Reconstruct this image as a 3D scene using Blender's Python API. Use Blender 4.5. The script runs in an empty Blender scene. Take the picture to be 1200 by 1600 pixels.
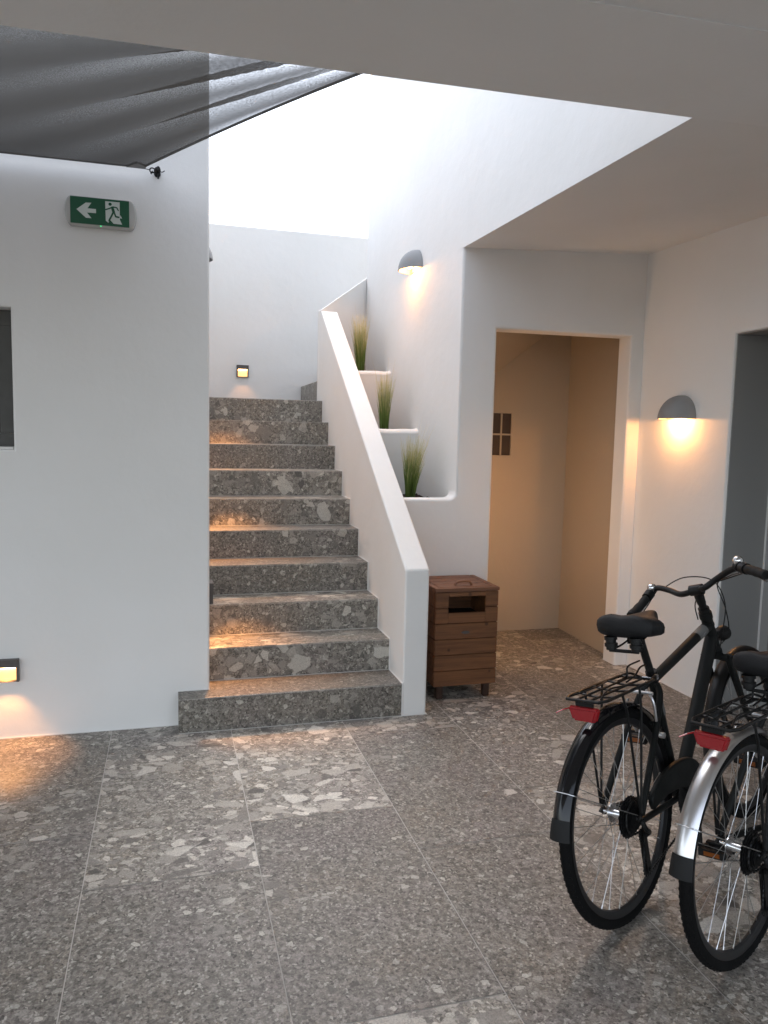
import bpy, bmesh, math, random
from mathutils import Vector, Matrix, noise
R = math.radians
C = bpy.context.scene.collection
scene = bpy.context.scene

# ------------------------------------------------------------------ camera
def make_camera():
    f, yaw, pit, rol, h = 1189.166, 0.2767912, -0.0989647, 0.0223208, 1.5219855
    cy, sy, cp, sp = math.cos(yaw), math.sin(yaw), math.cos(pit), math.sin(pit)
    F = Vector((sy*cp, cy*cp, sp)); R0 = Vector((cy, -sy, 0)); U0 = R0.cross(F)
    cr, sr = math.cos(rol), math.sin(rol)
    Rt = cr*R0 + sr*U0; U = -sr*R0 + cr*U0
    cd = bpy.data.cameras.new('camera'); cam = bpy.data.objects.new('camera', cd); C.objects.link(cam)
    cd.sensor_fit = 'VERTICAL'; cd.sensor_height = 24; cd.lens = 24*f/1600
    cd.clip_start = 0.02; cd.clip_end = 2000
    m = Matrix((Rt, U, -F)).transposed().to_4x4(); m.translation = (0, 0, h)
    cam.matrix_world = m
    scene.camera = cam
make_camera()

# ------------------------------------------------------------------ sky, sun, exposure
SUN_EL, SUN_ROT = 68.0, 20.0
w = bpy.data.worlds.new('World'); scene.world = w; w.use_nodes = True
nt = w.node_tree; nt.nodes.clear()
sky = nt.nodes.new('ShaderNodeTexSky'); sky.sky_type = 'NISHITA'; sky.sun_disc = False
sky.sun_elevation = R(SUN_EL); sky.sun_rotation = R(SUN_ROT)
sky.air_density = 1.0; sky.dust_density = 2.0; sky.ozone_density = 1.0
hs = nt.nodes.new('ShaderNodeHueSaturation'); hs.inputs['Hue'].default_value = 0.496; hs.inputs['Saturation'].default_value = 0.45
bg = nt.nodes.new('ShaderNodeBackground'); bg.inputs['Strength'].default_value = 0.12
wo = nt.nodes.new('ShaderNodeOutputWorld')
nt.links.new(sky.outputs[0], hs.inputs['Color']); nt.links.new(hs.outputs[0], bg.inputs[0]); nt.links.new(bg.outputs[0], wo.inputs[0])
sd = bpy.data.lights.new('sun', 'SUN'); sd.energy = 0.10; sd.angle = R(50); sd.color = (1.0, 0.96, 0.9)
so = bpy.data.objects.new('sun', sd); C.objects.link(so)
az = R(SUN_ROT); el = R(SUN_EL)
so.rotation_euler = Vector((math.sin(az)*math.cos(el), math.cos(az)*math.cos(el), math.sin(el))).to_track_quat('Z', 'Y').to_euler()
scene.view_settings.view_transform = 'Standard'
scene.view_settings.look = 'None'
scene.view_settings.exposure = 2.24
scene.view_settings.gamma = 1
scene.cycles.max_bounces = 12
scene.cycles.diffuse_bounces = 8
scene.cycles.transparent_max_bounces = 16

WARM = (1.0, 0.42, 0.12)

# ------------------------------------------------------------------ helpers
def setp(o, label=None, cat=None, group=None, kind=None):
    if label: o['label'] = label
    if cat: o['category'] = cat
    if group: o['group'] = group
    if kind: o['kind'] = kind
    return o
def obj(name, bm, m, parent=None, smooth=False, angle=35):
    me = bpy.data.meshes.new(name); bm.normal_update(); bm.to_mesh(me); bm.free()
    if m is not None: me.materials.append(m)
    o = bpy.data.objects.new(name, me); C.objects.link(o)
    if smooth:
        for p in me.polygons: p.use_smooth = True
        try: me.set_sharp_from_angle(angle=R(angle))
        except Exception: pass
    if parent is not None: o.parent = parent
    if smooth and name in ('wall', 'parapet', 'roof_beam'):
        for p in o.data.polygons:
            if p.area > 0.03: p.use_smooth = False
    return o
def empty(name, loc=(0, 0, 0), rz=0):
    o = bpy.data.objects.new(name, None); C.objects.link(o); o.location = loc; o.rotation_euler = (0, 0, rz)
    o.empty_display_size = 0.1
    return o
def box(bm, lo, hi):
    vs = [bm.verts.new((x, y, z)) for z in (lo[2], hi[2]) for y in (lo[1], hi[1]) for x in (lo[0], hi[0])]
    for f in ((0, 2, 3, 1), (4, 5, 7, 6), (0, 1, 5, 4), (2, 6, 7, 3), (0, 4, 6, 2), (1, 3, 7, 5)):
        bm.faces.new([vs[i] for i in f])
    return vs
def bbox(lo, hi, bev=0.0, seg=2):
    bm = bmesh.new(); box(bm, lo, hi)
    if bev: bmesh.ops.bevel(bm, geom=bm.edges[:], offset=bev, segments=seg, affect='EDGES', profile=0.5)
    return bm
def merge(dst, src):
    me = bpy.data.meshes.new('tmp'); src.to_mesh(me); src.free(); dst.from_mesh(me); bpy.data.meshes.remove(me)
def prism(bm, pts, axis, a, b):
    """polygon pts (2D) extruded along axis between a and b"""
    def mk(p, t):
        if axis == 0: return (t, p[0], p[1])
        if axis == 1: return (p[0], t, p[1])
        return (p[0], p[1], t)
    A = [bm.verts.new(mk(p, a)) for p in pts]; B = [bm.verts.new(mk(p, b)) for p in pts]
    bm.faces.new(A); bm.faces.new(B[::-1])
    n = len(pts)
    for i in range(n): bm.faces.new((A[i], B[i], B[(i+1) % n], A[(i+1) % n]))
    bmesh.ops.recalc_face_normals(bm, faces=bm.faces[:])
def bevel_if(bm, pred, off, seg=3):
    es = [e for e in bm.edges if len(e.link_faces) == 2 and e.calc_face_angle(0) > 0.3 and pred(e.verts[0].co, e.verts[1].co)]
    if es: bmesh.ops.bevel(bm, geom=es, offset=off, segments=seg, affect='EDGES', profile=0.5)
def frames(pts, closed=False):
    n = len(pts); T = []
    for i in range(n):
        if closed: t = pts[(i+1) % n]-pts[i-1]
        else: t = pts[min(i+1, n-1)]-pts[max(i-1, 0)]
        T.append(t.normalized())
    up = Vector((0, 0, 1)) if abs(T[0].z) < 0.9 else Vector((0, 1, 0))
    N = [(up-up.dot(T[0])*T[0]).normalized()]
    for i in range(1, n):
        v = N[-1]-N[-1].dot(T[i])*T[i]; N.append(v.normalized())
    return [(N[i], T[i].cross(N[i])) for i in range(n)]
def tube(bm, pts, r, n=8, closed=False, sq=1.0):
    pts = [Vector(p) for p in pts]
    rs = r if isinstance(r, (list, tuple)) else [r]*len(pts)
    fr = frames(pts, closed); rings = []
    for p, (N, B), rr in zip(pts, fr, rs):
        rings.append([bm.verts.new(p+N*(rr*sq*math.cos(2*math.pi*k/n))+B*(rr*math.sin(2*math.pi*k/n))) for k in range(n)])
    m = len(rings)
    for i in range(m if closed else m-1):
        a, b = rings[i], rings[(i+1) % m]
        for k in range(n): bm.faces.new((a[k], a[(k+1) % n], b[(k+1) % n], b[k]))
    if not closed:
        bm.faces.new(rings[0][::-1]); bm.faces.new(rings[-1])
def spline(pts, n=6):
    pts = [Vector(p) for p in pts]; out = []
    for i in range(len(pts)-1):
        p0 = pts[max(i-1, 0)]; p1 = pts[i]; p2 = pts[i+1]; p3 = pts[min(i+2, len(pts)-1)]
        for k in range(n):
            t = k/n
            out.append(0.5*((2*p1)+(p2-p0)*t+(2*p0-5*p1+4*p2-p3)*t*t+(3*p1-p0-3*p2+p3)*t**3))
    out.append(pts[-1]); return out
def disc(bm, c, ax, r, th, n=24, r2=None):
    """solid cylinder centred c along unit axis ax"""
    c = Vector(c); ax = Vector(ax).normalized()
    tube(bm, [c-ax*th/2, c+ax*th/2], [r, r if r2 is None else r2], n)
def ring_profile(bm, c, prof, n=64, a0=0.0, a1=2*math.pi, closed=True):
    """sweep a (radius, x) profile around the local x axis at centre c: used for wheels and fenders"""
    m = n if closed else n+1; rings = []
    for i in range(m):
        a = a0+(a1-a0)*i/n
        rings.append([bm.verts.new((c[0]+x, c[1]+rr*math.cos(a), c[2]+rr*math.sin(a))) for rr, x in prof])
    k = len(prof)
    for i in range(n):
        A, B = rings[i], rings[(i+1) % m]
        for j in range(k-1 if not closed else k):
            j2 = (j+1) % k
            bm.faces.new((A[j], A[j2], B[j2], B[j]))

# ------------------------------------------------------------------ materials
def nodes(name):
    m = bpy.data.materials.new(name); m.use_nodes = True; t = m.node_tree
    return m, t, t.nodes['Principled BSDF']
def N(t, kind, **kw):
    n = t.nodes.new(kind)
    for k, v in kw.items():
        if k in n.inputs: n.inputs[k].default_value = v
        else: setattr(n, k, v)
    return n
def simple(name, col, rough=0.5, metal=0.0, spec=0.5, coat=0.0, var=0.0, vscale=40, bump=0.0):
    m, t, b = nodes(name)
    b.inputs['Base Color'].default_value = (*col, 1); b.inputs['Roughness'].default_value = rough
    b.inputs['Metallic'].default_value = metal; b.inputs['Specular IOR Level'].default_value = spec
    b.inputs['Coat Weight'].default_value = coat; b.inputs['Coat Roughness'].default_value = 0.08
    if var or bump:
        tc = N(t, 'ShaderNodeTexCoord'); nz = N(t, 'ShaderNodeTexNoise', Scale=vscale, Detail=5.0, Roughness=0.6)
        t.links.new(tc.outputs['Object'], nz.inputs['Vector'])
        if var:
            mr = N(t, 'ShaderNodeMapRange'); mr.inputs['From Min'].default_value = 0.3; mr.inputs['From Max'].default_value = 0.7
            mr.inputs['To Min'].default_value = max(0.02, rough-var); mr.inputs['To Max'].default_value = min(1, rough+var)
            t.links.new(nz.outputs['Fac'], mr.inputs['Value']); t.links.new(mr.outputs[0], b.inputs['Roughness'])
        if bump:
            bp = N(t, 'ShaderNodeBump', Strength=bump, Distance=0.002)
            t.links.new(nz.outputs['Fac'], bp.inputs['Height']); t.links.new(bp.outputs[0], b.inputs['Normal'])
    return m
def plaster(name, col=(0.80, 0.792, 0.775)):
    m, t, b = nodes(name)
    tc = N(t, 'ShaderNodeTexCoord')
    n1 = N(t, 'ShaderNodeTexNoise', Scale=1.3, Detail=4.0, Roughness=0.55)
    n2 = N(t, 'ShaderNodeTexNoise', Scale=9.0, Detail=6.0, Roughness=0.6)
    n3 = N(t, 'ShaderNodeTexNoise', Scale=160.0, Detail=3.0, Roughness=0.7)
    for n in (n1, n2, n3): t.links.new(tc.outputs['Object'], n.inputs['Vector'])
    cr = N(t, 'ShaderNodeValToRGB'); e = cr.color_ramp.elements
    e[0].position = 0.3; e[1].position = 0.7
    e[0].color = (col[0]*0.965, col[1]*0.965, col[2]*0.955, 1); e[1].color = (col[0]*1.02, col[1]*1.02, col[2]*1.02, 1)
    t.links.new(n1.outputs['Fac'], cr.inputs[0]); t.links.new(cr.outputs[0], b.inputs['Base Color'])
    b.inputs['Roughness'].default_value = 0.8; b.inputs['Specular IOR Level'].default_value = 0.25
    ad = N(t, 'ShaderNodeMath', operation='MULTIPLY_ADD'); ad.inputs[1].default_value = 0.12
    t.links.new(n3.outputs['Fac'], ad.inputs[0]); t.links.new(n2.outputs['Fac'], ad.inputs[2])
    ad2 = N(t, 'ShaderNodeMath', operation='MULTIPLY_ADD'); ad2.inputs[1].default_value = 3.0
    t.links.new(n1.outputs['Fac'], ad2.inputs[0]); t.links.new(ad.outputs[0], ad2.inputs[2])
    bp = N(t, 'ShaderNodeBump', Strength=0.22, Distance=0.008)
    bp.inputs['Strength'].default_value = 0.32; t.links.new(ad2.outputs[0], bp.inputs['Height']); t.links.new(bp.outputs[0], b.inputs['Normal'])
    return m
def breccia(name, tint=(1, 1, 1), rough=0.42, attr=True, bias=0.44):
    """grey stone with angular fragments of many sizes"""
    m, t, b = nodes(name); L = t.links
    tc = N(t, 'ShaderNodeTexCoord')
    src = tc.outputs['Object']
    if attr:
        at = N(t, 'ShaderNodeAttribute', attribute_name='tile')
        ad = N(t, 'ShaderNodeVectorMath', operation='ADD'); L.new(src, ad.inputs[0]); L.new(at.outputs['Vector'], ad.inputs[1]); src = ad.outputs[0]
    dn = N(t, 'ShaderNodeTexNoise', Scale=26.0, Detail=4.0); L.new(src, dn.inputs['Vector'])
    ds = N(t, 'ShaderNodeVectorMath', operation='MULTIPLY_ADD'); ds.inputs[1].default_value = (0.022,)*3
    L.new(dn.outputs['Color'], ds.inputs[0]); L.new(src, ds.inputs[2]); dist = ds.outputs[0]
    def ramp(sock, stops, interp='LINEAR'):
        r = N(t, 'ShaderNodeValToRGB'); r.color_ramp.interpolation = interp; el = r.color_ramp.elements
        while len(el) < len(stops): el.new(0.5)
        for e, (p, c) in zip(el, stops): e.position = p; e.color = (*c, 1) if len(c) == 3 else c
        L.new(sock, r.inputs[0]); return r.outputs[0]
    def mix(a, bb, fac, mode='MIX'):
        x = N(t, 'ShaderNodeMix', data_type='RGBA', blend_type=mode)
        if isinstance(fac, float): x.inputs[0].default_value = fac
        else: L.new(fac, x.inputs[0])
        L.new(a, x.inputs[6])
        if isinstance(bb, tuple): x.inputs[7].default_value = (*bb, 1)
        else: L.new(bb, x.inputs[7])
        return x.outputs[2]
    def math_(op, a, c, cl=False):
        x = N(t, 'ShaderNodeMath', operation=op, use_clamp=cl)
        for i, s in enumerate((a, c)):
            if isinstance(s, (int, float)): x.inputs[i].default_value = s
            else: L.new(s, x.inputs[i])
        return x.outputs[0]
    def layer(scale, seedoff, thr, soft, edge, spread=None, squash=(1, 1, 1)):
        mp = N(t, 'ShaderNodeMapping'); mp.inputs['Location'].default_value = (seedoff, seedoff*0.7, seedoff*1.3); mp.inputs['Scale'].default_value = squash
        mp.inputs['Rotation'].default_value = (0.3, 0.2, seedoff)
        L.new(dist, mp.inputs['Vector'])
        v = N(t, 'ShaderNodeTexVoronoi', Scale=scale); v.inputs['Randomness'].default_value = 1.0; L.new(mp.outputs[0], v.inputs['Vector'])
        de = N(t, 'ShaderNodeTexVoronoi', Scale=scale, feature='DISTANCE_TO_EDGE'); de.inputs['Randomness'].default_value = 1.0; L.new(mp.outputs[0], de.inputs['Vector'])
        sep = N(t, 'ShaderNodeSeparateColor'); L.new(v.outputs['Color'], sep.inputs[0])
        rnd = sep.outputs[0]
        if spread is not None: rnd = math_('ADD', rnd, spread)
        mk = math_('MULTIPLY', math_('SUBTRACT', rnd, thr), 1.0/soft, True)
        ee = math_('MULTIPLY', math_('SUBTRACT', de.outputs['Distance'], edge), 30.0, True)
        return math_('MULTIPLY', mk, ee, True), sep.outputs[1], sep.outputs[2]
    big = N(t, 'ShaderNodeTexNoise', Scale=1.6, Detail=2.0); L.new(src, big.inputs['Vector'])
    cl = math_('MULTIPLY', math_('SUBTRACT', big.outputs['Fac'], 0.5), 1.3)
    if attr:
        cl = math_('ADD', cl, math_('MULTIPLY', math_('SUBTRACT', at.outputs['Alpha'], bias), 0.62))
    gn = N(t, 'ShaderNodeTexNoise', Scale=55.0, Detail=8.0, Roughness=0.75); L.new(src, gn.inputs['Vector'])
    base = ramp(gn.outputs['Fac'], [(0.34, (0.045, 0.04, 0.036)), (0.5, (0.165, 0.152, 0.138)), (0.64, (0.30, 0.28, 0.26))])
    tn = N(t, 'ShaderNodeTexNoise', Scale=2.5, Detail=3.0); L.new(src, tn.inputs['Vector'])
    tintc = ramp(tn.outputs['Fac'], [(0.35, (0.98, 0.95, 0.98)), (0.5, (1, 1, 0.98)), (0.66, (1.0, 0.96, 0.9))])
    base = mix(base, tintc, 1.0, 'MULTIPLY')
    # fine grit, small chips, medium stones, large stones
    k3, a3, b3 = layer(120.0, 3.1, 0.50, 0.1, 0.03)
    c3 = ramp(a3, [(0.0, (0.025, 0.022, 0.02)), (0.35, (0.11, 0.10, 0.092)), (0.65, (0.22, 0.21, 0.19)), (1.0, (0.44, 0.42, 0.385))])
    col = mix(base, c3, math_('MULTIPLY', k3, 0.75))
    k2, a2, b2 = layer(46.0, 7.7, 0.74, 0.10, 0.03, math_('MULTIPLY', cl, 0.5), (1, 1.25, 1))
    c2 = ramp(a2, [(0.0, (0.06, 0.055, 0.05)), (0.3, (0.15, 0.14, 0.13)), (0.65, (0.25, 0.235, 0.215)), (1.0, (0.50, 0.48, 0.44))])
    col = mix(col, c2, math_('MULTIPLY', k2, 0.8))
    k5, a5, b5 = layer(29.0, 11.7, 0.84, 0.10, 0.05, math_('MULTIPLY', cl, 0.6), (1.2, 1, 1))
    c5 = ramp(a5, [(0.0, (0.10, 0.09, 0.085)), (0.4, (0.19, 0.175, 0.165)), (1.0, (0.33, 0.31, 0.285))])
    col = mix(col, c5, math_('MULTIPLY', k5, 0.6))
    k1, a1, b1 = layer(19.0, 1.3, 0.86, 0.05, 0.06, math_('MULTIPLY', cl, 1.1), (1, 1.25, 1))
    c1 = ramp(a1, [(0.0, (0.055, 0.05, 0.047)), (0.3, (0.21, 0.195, 0.18)), (0.6, (0.30, 0.28, 0.255)), (1.0, (0.50, 0.475, 0.44))])
    col = mix(col, c1, math_('MULTIPLY', k1, 0.85))
    k0, a0, b0 = layer(9.5, 5.9, 0.95, 0.03, 0.10, math_('MULTIPLY', cl, 1.1), (1, 1.3, 1))
    c0 = ramp(a0, [(0.0, (0.08, 0.075, 0.07)), (0.4, (0.26, 0.24, 0.22)), (1.0, (0.46, 0.44, 0.41))])
    col = mix(col, c0, math_('MULTIPLY', k0, 0.85))
    # mottling inside the stones and fine dark specks
    sp = N(t, 'ShaderNodeTexNoise', Scale=180.0, Detail=4.0, Roughness=0.7); L.new(src, sp.inputs['Vector'])
    spk = ramp(sp.outputs['Fac'], [(0.3, (0.5, 0.48, 0.47)), (0.5, (1, 1, 1)), (0.72, (1.35, 1.33, 1.3))])
    col = mix(col, spk, 0.8, 'MULTIPLY')
    if attr:
        tv = ramp(at.outputs['Alpha'], [(0.0, (0.84, 0.83, 0.82)), (1.0, (1.22, 1.21, 1.19))])
        col = mix(col, tv, 1.0, 'MULTIPLY')
    col = mix(col, tint, 1.0, 'MULTIPLY')
    L.new(col, b.inputs['Base Color'])
    rr = math_('ADD', math_('MULTIPLY', gn.outputs['Fac'], 0.25), rough-0.12)
    L.new(rr, b.inputs['Roughness'])
    bp = N(t, 'ShaderNodeBump', Strength=0.12, Distance=0.002); L.new(gn.outputs['Fac'], bp.inputs['Height']); L.new(bp.outputs[0], b.inputs['Normal'])
    return m
def wood(name, c0, c1, scale=(2.0, 40.0, 40.0), rough=0.55):
    m, t, b = nodes(name); L = t.links
    tc = N(t, 'ShaderNodeTexCoord'); at = N(t, 'ShaderNodeAttribute', attribute_name='tile')
    ad = N(t, 'ShaderNodeVectorMath', operation='ADD'); L.new(tc.outputs['Object'], ad.inputs[0]); L.new(at.outputs['Vector'], ad.inputs[1])
    mp = N(t, 'ShaderNodeMapping'); mp.inputs['Scale'].default_value = scale; L.new(ad.outputs[0], mp.inputs[0])
    n1 = N(t, 'ShaderNodeTexNoise', Scale=1.0, Detail=6.0, Roughness=0.65, Distortion=0.6); L.new(mp.outputs[0], n1.inputs['Vector'])
    n2 = N(t, 'ShaderNodeTexVoronoi', Scale=9.0); L.new(ad.outputs[0], n2.inputs['Vector'])
    cr = N(t, 'ShaderNodeValToRGB'); e = cr.color_ramp.elements; e[0].position = 0.3; e[1].position = 0.72
    e[0].color = (*c0, 1); e[1].color = (*c1, 1); L.new(n1.outputs['Fac'], cr.inputs[0])
    kn = N(t, 'ShaderNodeValToRGB'); k = kn.color_ramp.elements; k[0].position = 0.07; k[0].color = (0.35, 0.3, 0.3, 1); k[1].position = 0.13; k[1].color = (1, 1, 1, 1)
    L.new(n2.outputs['Distance'], kn.inputs[0])
    mx = N(t, 'ShaderNodeMix', data_type='RGBA', blend_type='MULTIPLY'); mx.inputs[0].default_value = 1.0
    L.new(cr.outputs[0], mx.inputs[6]); L.new(kn.outputs[0], mx.inputs[7]); L.new(mx.outputs[2], b.inputs['Base Color'])
    b.inputs['Roughness'].default_value = rough
    bp = N(t, 'ShaderNodeBump', Strength=0.3, Distance=0.001); L.new(n1.outputs['Fac'], bp.inputs['Height']); L.new(bp.outputs[0], b.inputs['Normal'])
    return m
def emis(name, col, s):
    m, t, b = nodes(name)
    b.inputs['Base Color'].default_value = (*col, 1); b.inputs['Emission Color'].default_value = (*col, 1); b.inputs['Emission Strength'].default_value = s
    return m
def tag_tiles(bm, lay_name='tile'):
    return bm.loops.layers.float_vector.new(lay_name) if hasattr(bm.loops.layers, 'float_vector') else None

M = dict(
    plaster=plaster('white_plaster'),
    floor=breccia('floor_stone', (1.30, 1.31, 1.30), 0.5),
    stair=breccia('stair_stone', (0.98, 0.985, 0.955), 0.38, True, 0.60),
    grout=simple('pale_grout', (0.52, 0.50, 0.47), 0.9),
    sealant=simple('white_sealant', (0.75, 0.74, 0.72), 0.7),
    grey_lining=simple('grey_lining', (0.30, 0.30, 0.292), 0.6, bump=0.1, vscale=60),
    dark_frame=simple('dark_frame', (0.055, 0.053, 0.048), 0.45, var=0.08),
    dark_glass=simple('dark_glass', (0.012, 0.012, 0.012), 0.08, spec=0.6),
    cement=simple('cement_grey', (0.27, 0.275, 0.28), 0.7, bump=0.15, vscale=30),
    bronze=simple('bronze_paint', (0.085, 0.075, 0.07), 0.5),
    black=simple('black_paint', (0.007, 0.007, 0.007), 0.42, spec=0.3, var=0.08, vscale=20),
    matte=simple('matte_black_frame', (0.008, 0.009, 0.0085), 0.5, spec=0.25, var=0.06, vscale=15),
    gloss=simple('gloss_black', (0.005, 0.005, 0.006), 0.12, spec=0.35, coat=0.15),
    rubber=simple('rubber', (0.005, 0.005, 0.005), 0.85, spec=0.15, bump=0.3, vscale=90),
    rubber2=simple('dull_rubber', (0.011, 0.011, 0.011), 0.65, spec=0.3),
    leather=simple('saddle_vinyl', (0.010, 0.010, 0.011), 0.6, spec=0.3, bump=0.5, vscale=260),
    chrome=simple('chrome', (0.75, 0.75, 0.76), 0.18, 1.0),
    spoke=simple('spoke_steel', (0.62, 0.62, 0.62), 0.3, 1.0),
    alu=simple('satin_aluminium', (0.70, 0.69, 0.69), 0.30, 1.0),
    rim=simple('rim_black', (0.018, 0.018, 0.019), 0.4, 0.2),
    decal=simple('grey_decal', (0.15, 0.15, 0.145), 0.5),
    decal2=simple('pale_decal', (0.3, 0.3, 0.3), 0.5),
    red=simple('red_lens', (0.30, 0.008, 0.012), 0.2, coat=0.6, bump=0.6, vscale=120),
    orange=simple('amber_reflector', (0.25, 0.07, 0.012), 0.3),
    green=simple('sign_green', (0.0, 0.085, 0.035), 0.35),
    signwhite=simple('sign_white', (0.62, 0.68, 0.64), 0.4),
    housing=simple('white_plastic', (0.48, 0.48, 0.46), 0.25, coat=0.4),
    soil=simple('dark_soil', (0.025, 0.018, 0.013), 0.95, bump=1.0, vscale=50),
    bulb=emis('warm_bulb', (1.0, 0.62, 0.28), 7.0),
    led=emis('green_indicator', (0.05, 1.0, 0.35), 0.35),
    wood=wood('stained_wood', (0.095, 0.037, 0.014), (0.245, 0.100, 0.036)),
    woodtop=wood('stained_wood_lid', (0.12, 0.05, 0.026), (0.25, 0.11, 0.054)),
    legwood=wood('dark_leg_wood', (0.03, 0.014, 0.009), (0.06, 0.026, 0.014), (40, 40, 3)),
    vent=simple('vent_dark', (0.05, 0.035, 0.028), 0.7),
    liner=simple('black_liner', (0.006, 0.006, 0.006), 0.8),
    tan=plaster('tan_plaster', (0.43, 0.37, 0.295)),
    concrete=simple('dark_earth', (0.10, 0.085, 0.068), 0.9, bump=0.3),
)
def glow_material():
    m, t, b = nodes('lit_lens')
    tc = N(t, 'ShaderNodeTexCoord'); sx = N(t, 'ShaderNodeSeparateXYZ'); t.links.new(tc.outputs['Generated'], sx.inputs[0])
    b.inputs['Base Color'].default_value = (0.8, 0.5, 0.25, 1)
    b.inputs['Emission Color'].default_value = (1.0, 0.50, 0.17, 1); b.inputs['Emission Strength'].default_value = 0.34
    return m
M['lens'] = glow_material()

# ------------------------------------------------------------------ key dimensions
RS, TR, Y0, XR = 0.1802, 0.26331, 3.8557, 1.2232
XW, YF, YW, YB, XWALL = 1.731, 4.453, 3.979, 7.40, 3.017
YREV = 4.593
XP = 1.361
ZB = 2.612
def ceil_z(x, y): return 2.677+0.05*(x-1.731)+0.022*(y-4.453)+0.020*(x-1.731)*(y-4.453)

# ------------------------------------------------------------------ ground
def tile_layer(bm):
    return bm.loops.layers.uv.new('uv'), bm.loops.layers.float_color.new('tile')
def paint(faces, lay, vec):
    for f in faces:
        for l in f.loops: l[lay] = (vec[0], vec[1], vec[2], vec[3] if len(vec) > 3 else (vec[0]*7.31+vec[1]*3.17) % 1.0)
rng = random.Random(5)
bm = bmesh.new(); lay = bm.loops.layers.float_color.new('tile')
pitch = 0.586; g = 0.0017; Lt = 1.10
phase = {0: 2.56, 1: 2.886, 2: 2.547, -1: 2.93, 3: 2.90, 4: 2.55, 5: 2.95}
for ci in range(-12, 12):
    x0 = -0.285+pitch*ci
    ph = phase.get(ci, 2.56 if ci % 2 == 0 else 2.90)
    for k in range(-3, 4):
        y0 = ph+Lt*k
        fs = [bm.verts.new(p) for p in ((x0+g, y0+g, 0), (x0+pitch-g, y0+g, 0), (x0+pitch-g, y0+Lt-g, 0), (x0+g, y0+Lt-g, 0))]
        f = bm.faces.new(fs)
        lv = {(1, 0): 1.0, (0, 0): 0.80, (0, -1): 0.22, (1, -1): 0.12, (2, 0): 0.25, (2, -1): 0.18, (-1, -1): 0.3, (-1, 0): 0.35, (1, -2): 0.9, (2, 1): 0.6, (3, 0): 0.55, (3, 1): 0.8, (4, 0): 0.3}.get((ci, k), rng.random())
        paint([f], lay, (rng.uniform(0, 60), rng.uniform(0, 60), rng.uniform(0, 60), lv))
fl = obj('floor', bm, M['floor']); setp(fl, kind='structure')
bm = bmesh.new(); box(bm, (-7.5, -0.9, -0.1), (7.5, 9.5, -0.0015)); setp(obj('floor_grout', bm, M['grout']), kind='structure')
bm = bmesh.new(); box(bm, (-300, -300, -0.4), (300, 300, -0.104)); setp(obj('ground', bm, M['concrete']), kind='structure')

# ------------------------------------------------------------------ staircase
st = setp(empty('staircase', (0.7, Y0, 0)), 'straight flight of grey fragment-stone steps between the white walls', 'staircase')
def steps():
    r = random.Random(11)
    for i in range(10):
        y = Y0+i*TR; z = RS*(i+1); zb = RS*i
        bm = bmesh.new()
        if i == 0:
            prism(bm, [(0.041, y), (XR+0.002, y), (XR+0.002, y+TR), (0.19, y+TR), (0.19, YW+0.01), (0.041, YW+0.01)], 2, 0.0, z)
        elif i < 9:
            box(bm, (0.19, y, zb), (XR+0.002, y+TR, z))
        else:
            prism(bm, [(0.19, y), (XR+0.002, y), (XR+0.002, 6.35), (3.2, 6.35), (3.2, YB), (0.19, YB)], 2, zb, z)
        bevel_if(bm, lambda a, b: abs(a.y-y) < 1e-4 and abs(b.y-y) < 1e-4 and abs(a.z-z) < 1e-4 and abs(b.z-z) < 1e-4, 0.003, 2)
        lay = bm.loops.layers.float_color.new('tile')
        vv = [(r.uniform(0, 40), r.uniform(0, 40), r.uniform(0, 40)) for _ in range(2)]
        for f in bm.faces: paint([f], lay, vv[0] if abs(f.normal.z) > 0.9 else vv[1])
        s = obj('step', bm, M['stair'])
        s.parent = st; s.location = -Vector(st.location)
        # pale joint at the foot of the riser and along the nosing
        bm = bmesh.new()
        x0 = 0.041 if i == 0 else 0.2005
        box(bm, (x0, y-0.0028, zb), (XR, y-0.0002, zb+0.0028))
        box(bm, (x0, y-0.0004, z-0.0052), (XR, y+0.0006, z-0.0036))
        j = obj('joint', bm, M['grout'], s)
    for k in range(2):
        bm = bmesh.new(); x = 1.237+0.28*k
        prism(bm, [[(1.237, 6.40), (1.516, 6.68), (1.516, YB-.002), (1.237, YB-.002)], [(1.517, 6.75), (2.1, 7.0), (2.1, YB-.002), (1.517, YB-.002)]][k], 2, 1.802, 1.802+RS*(k+1))
        lay = bm.loops.layers.float_color.new('tile')
        for f in bm.faces: paint([f], lay, (r.uniform(0, 40), 3, 9))
        s = obj('step', bm, M['stair']); s.parent = st; s.location = -Vector(st.location)
steps()

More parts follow.
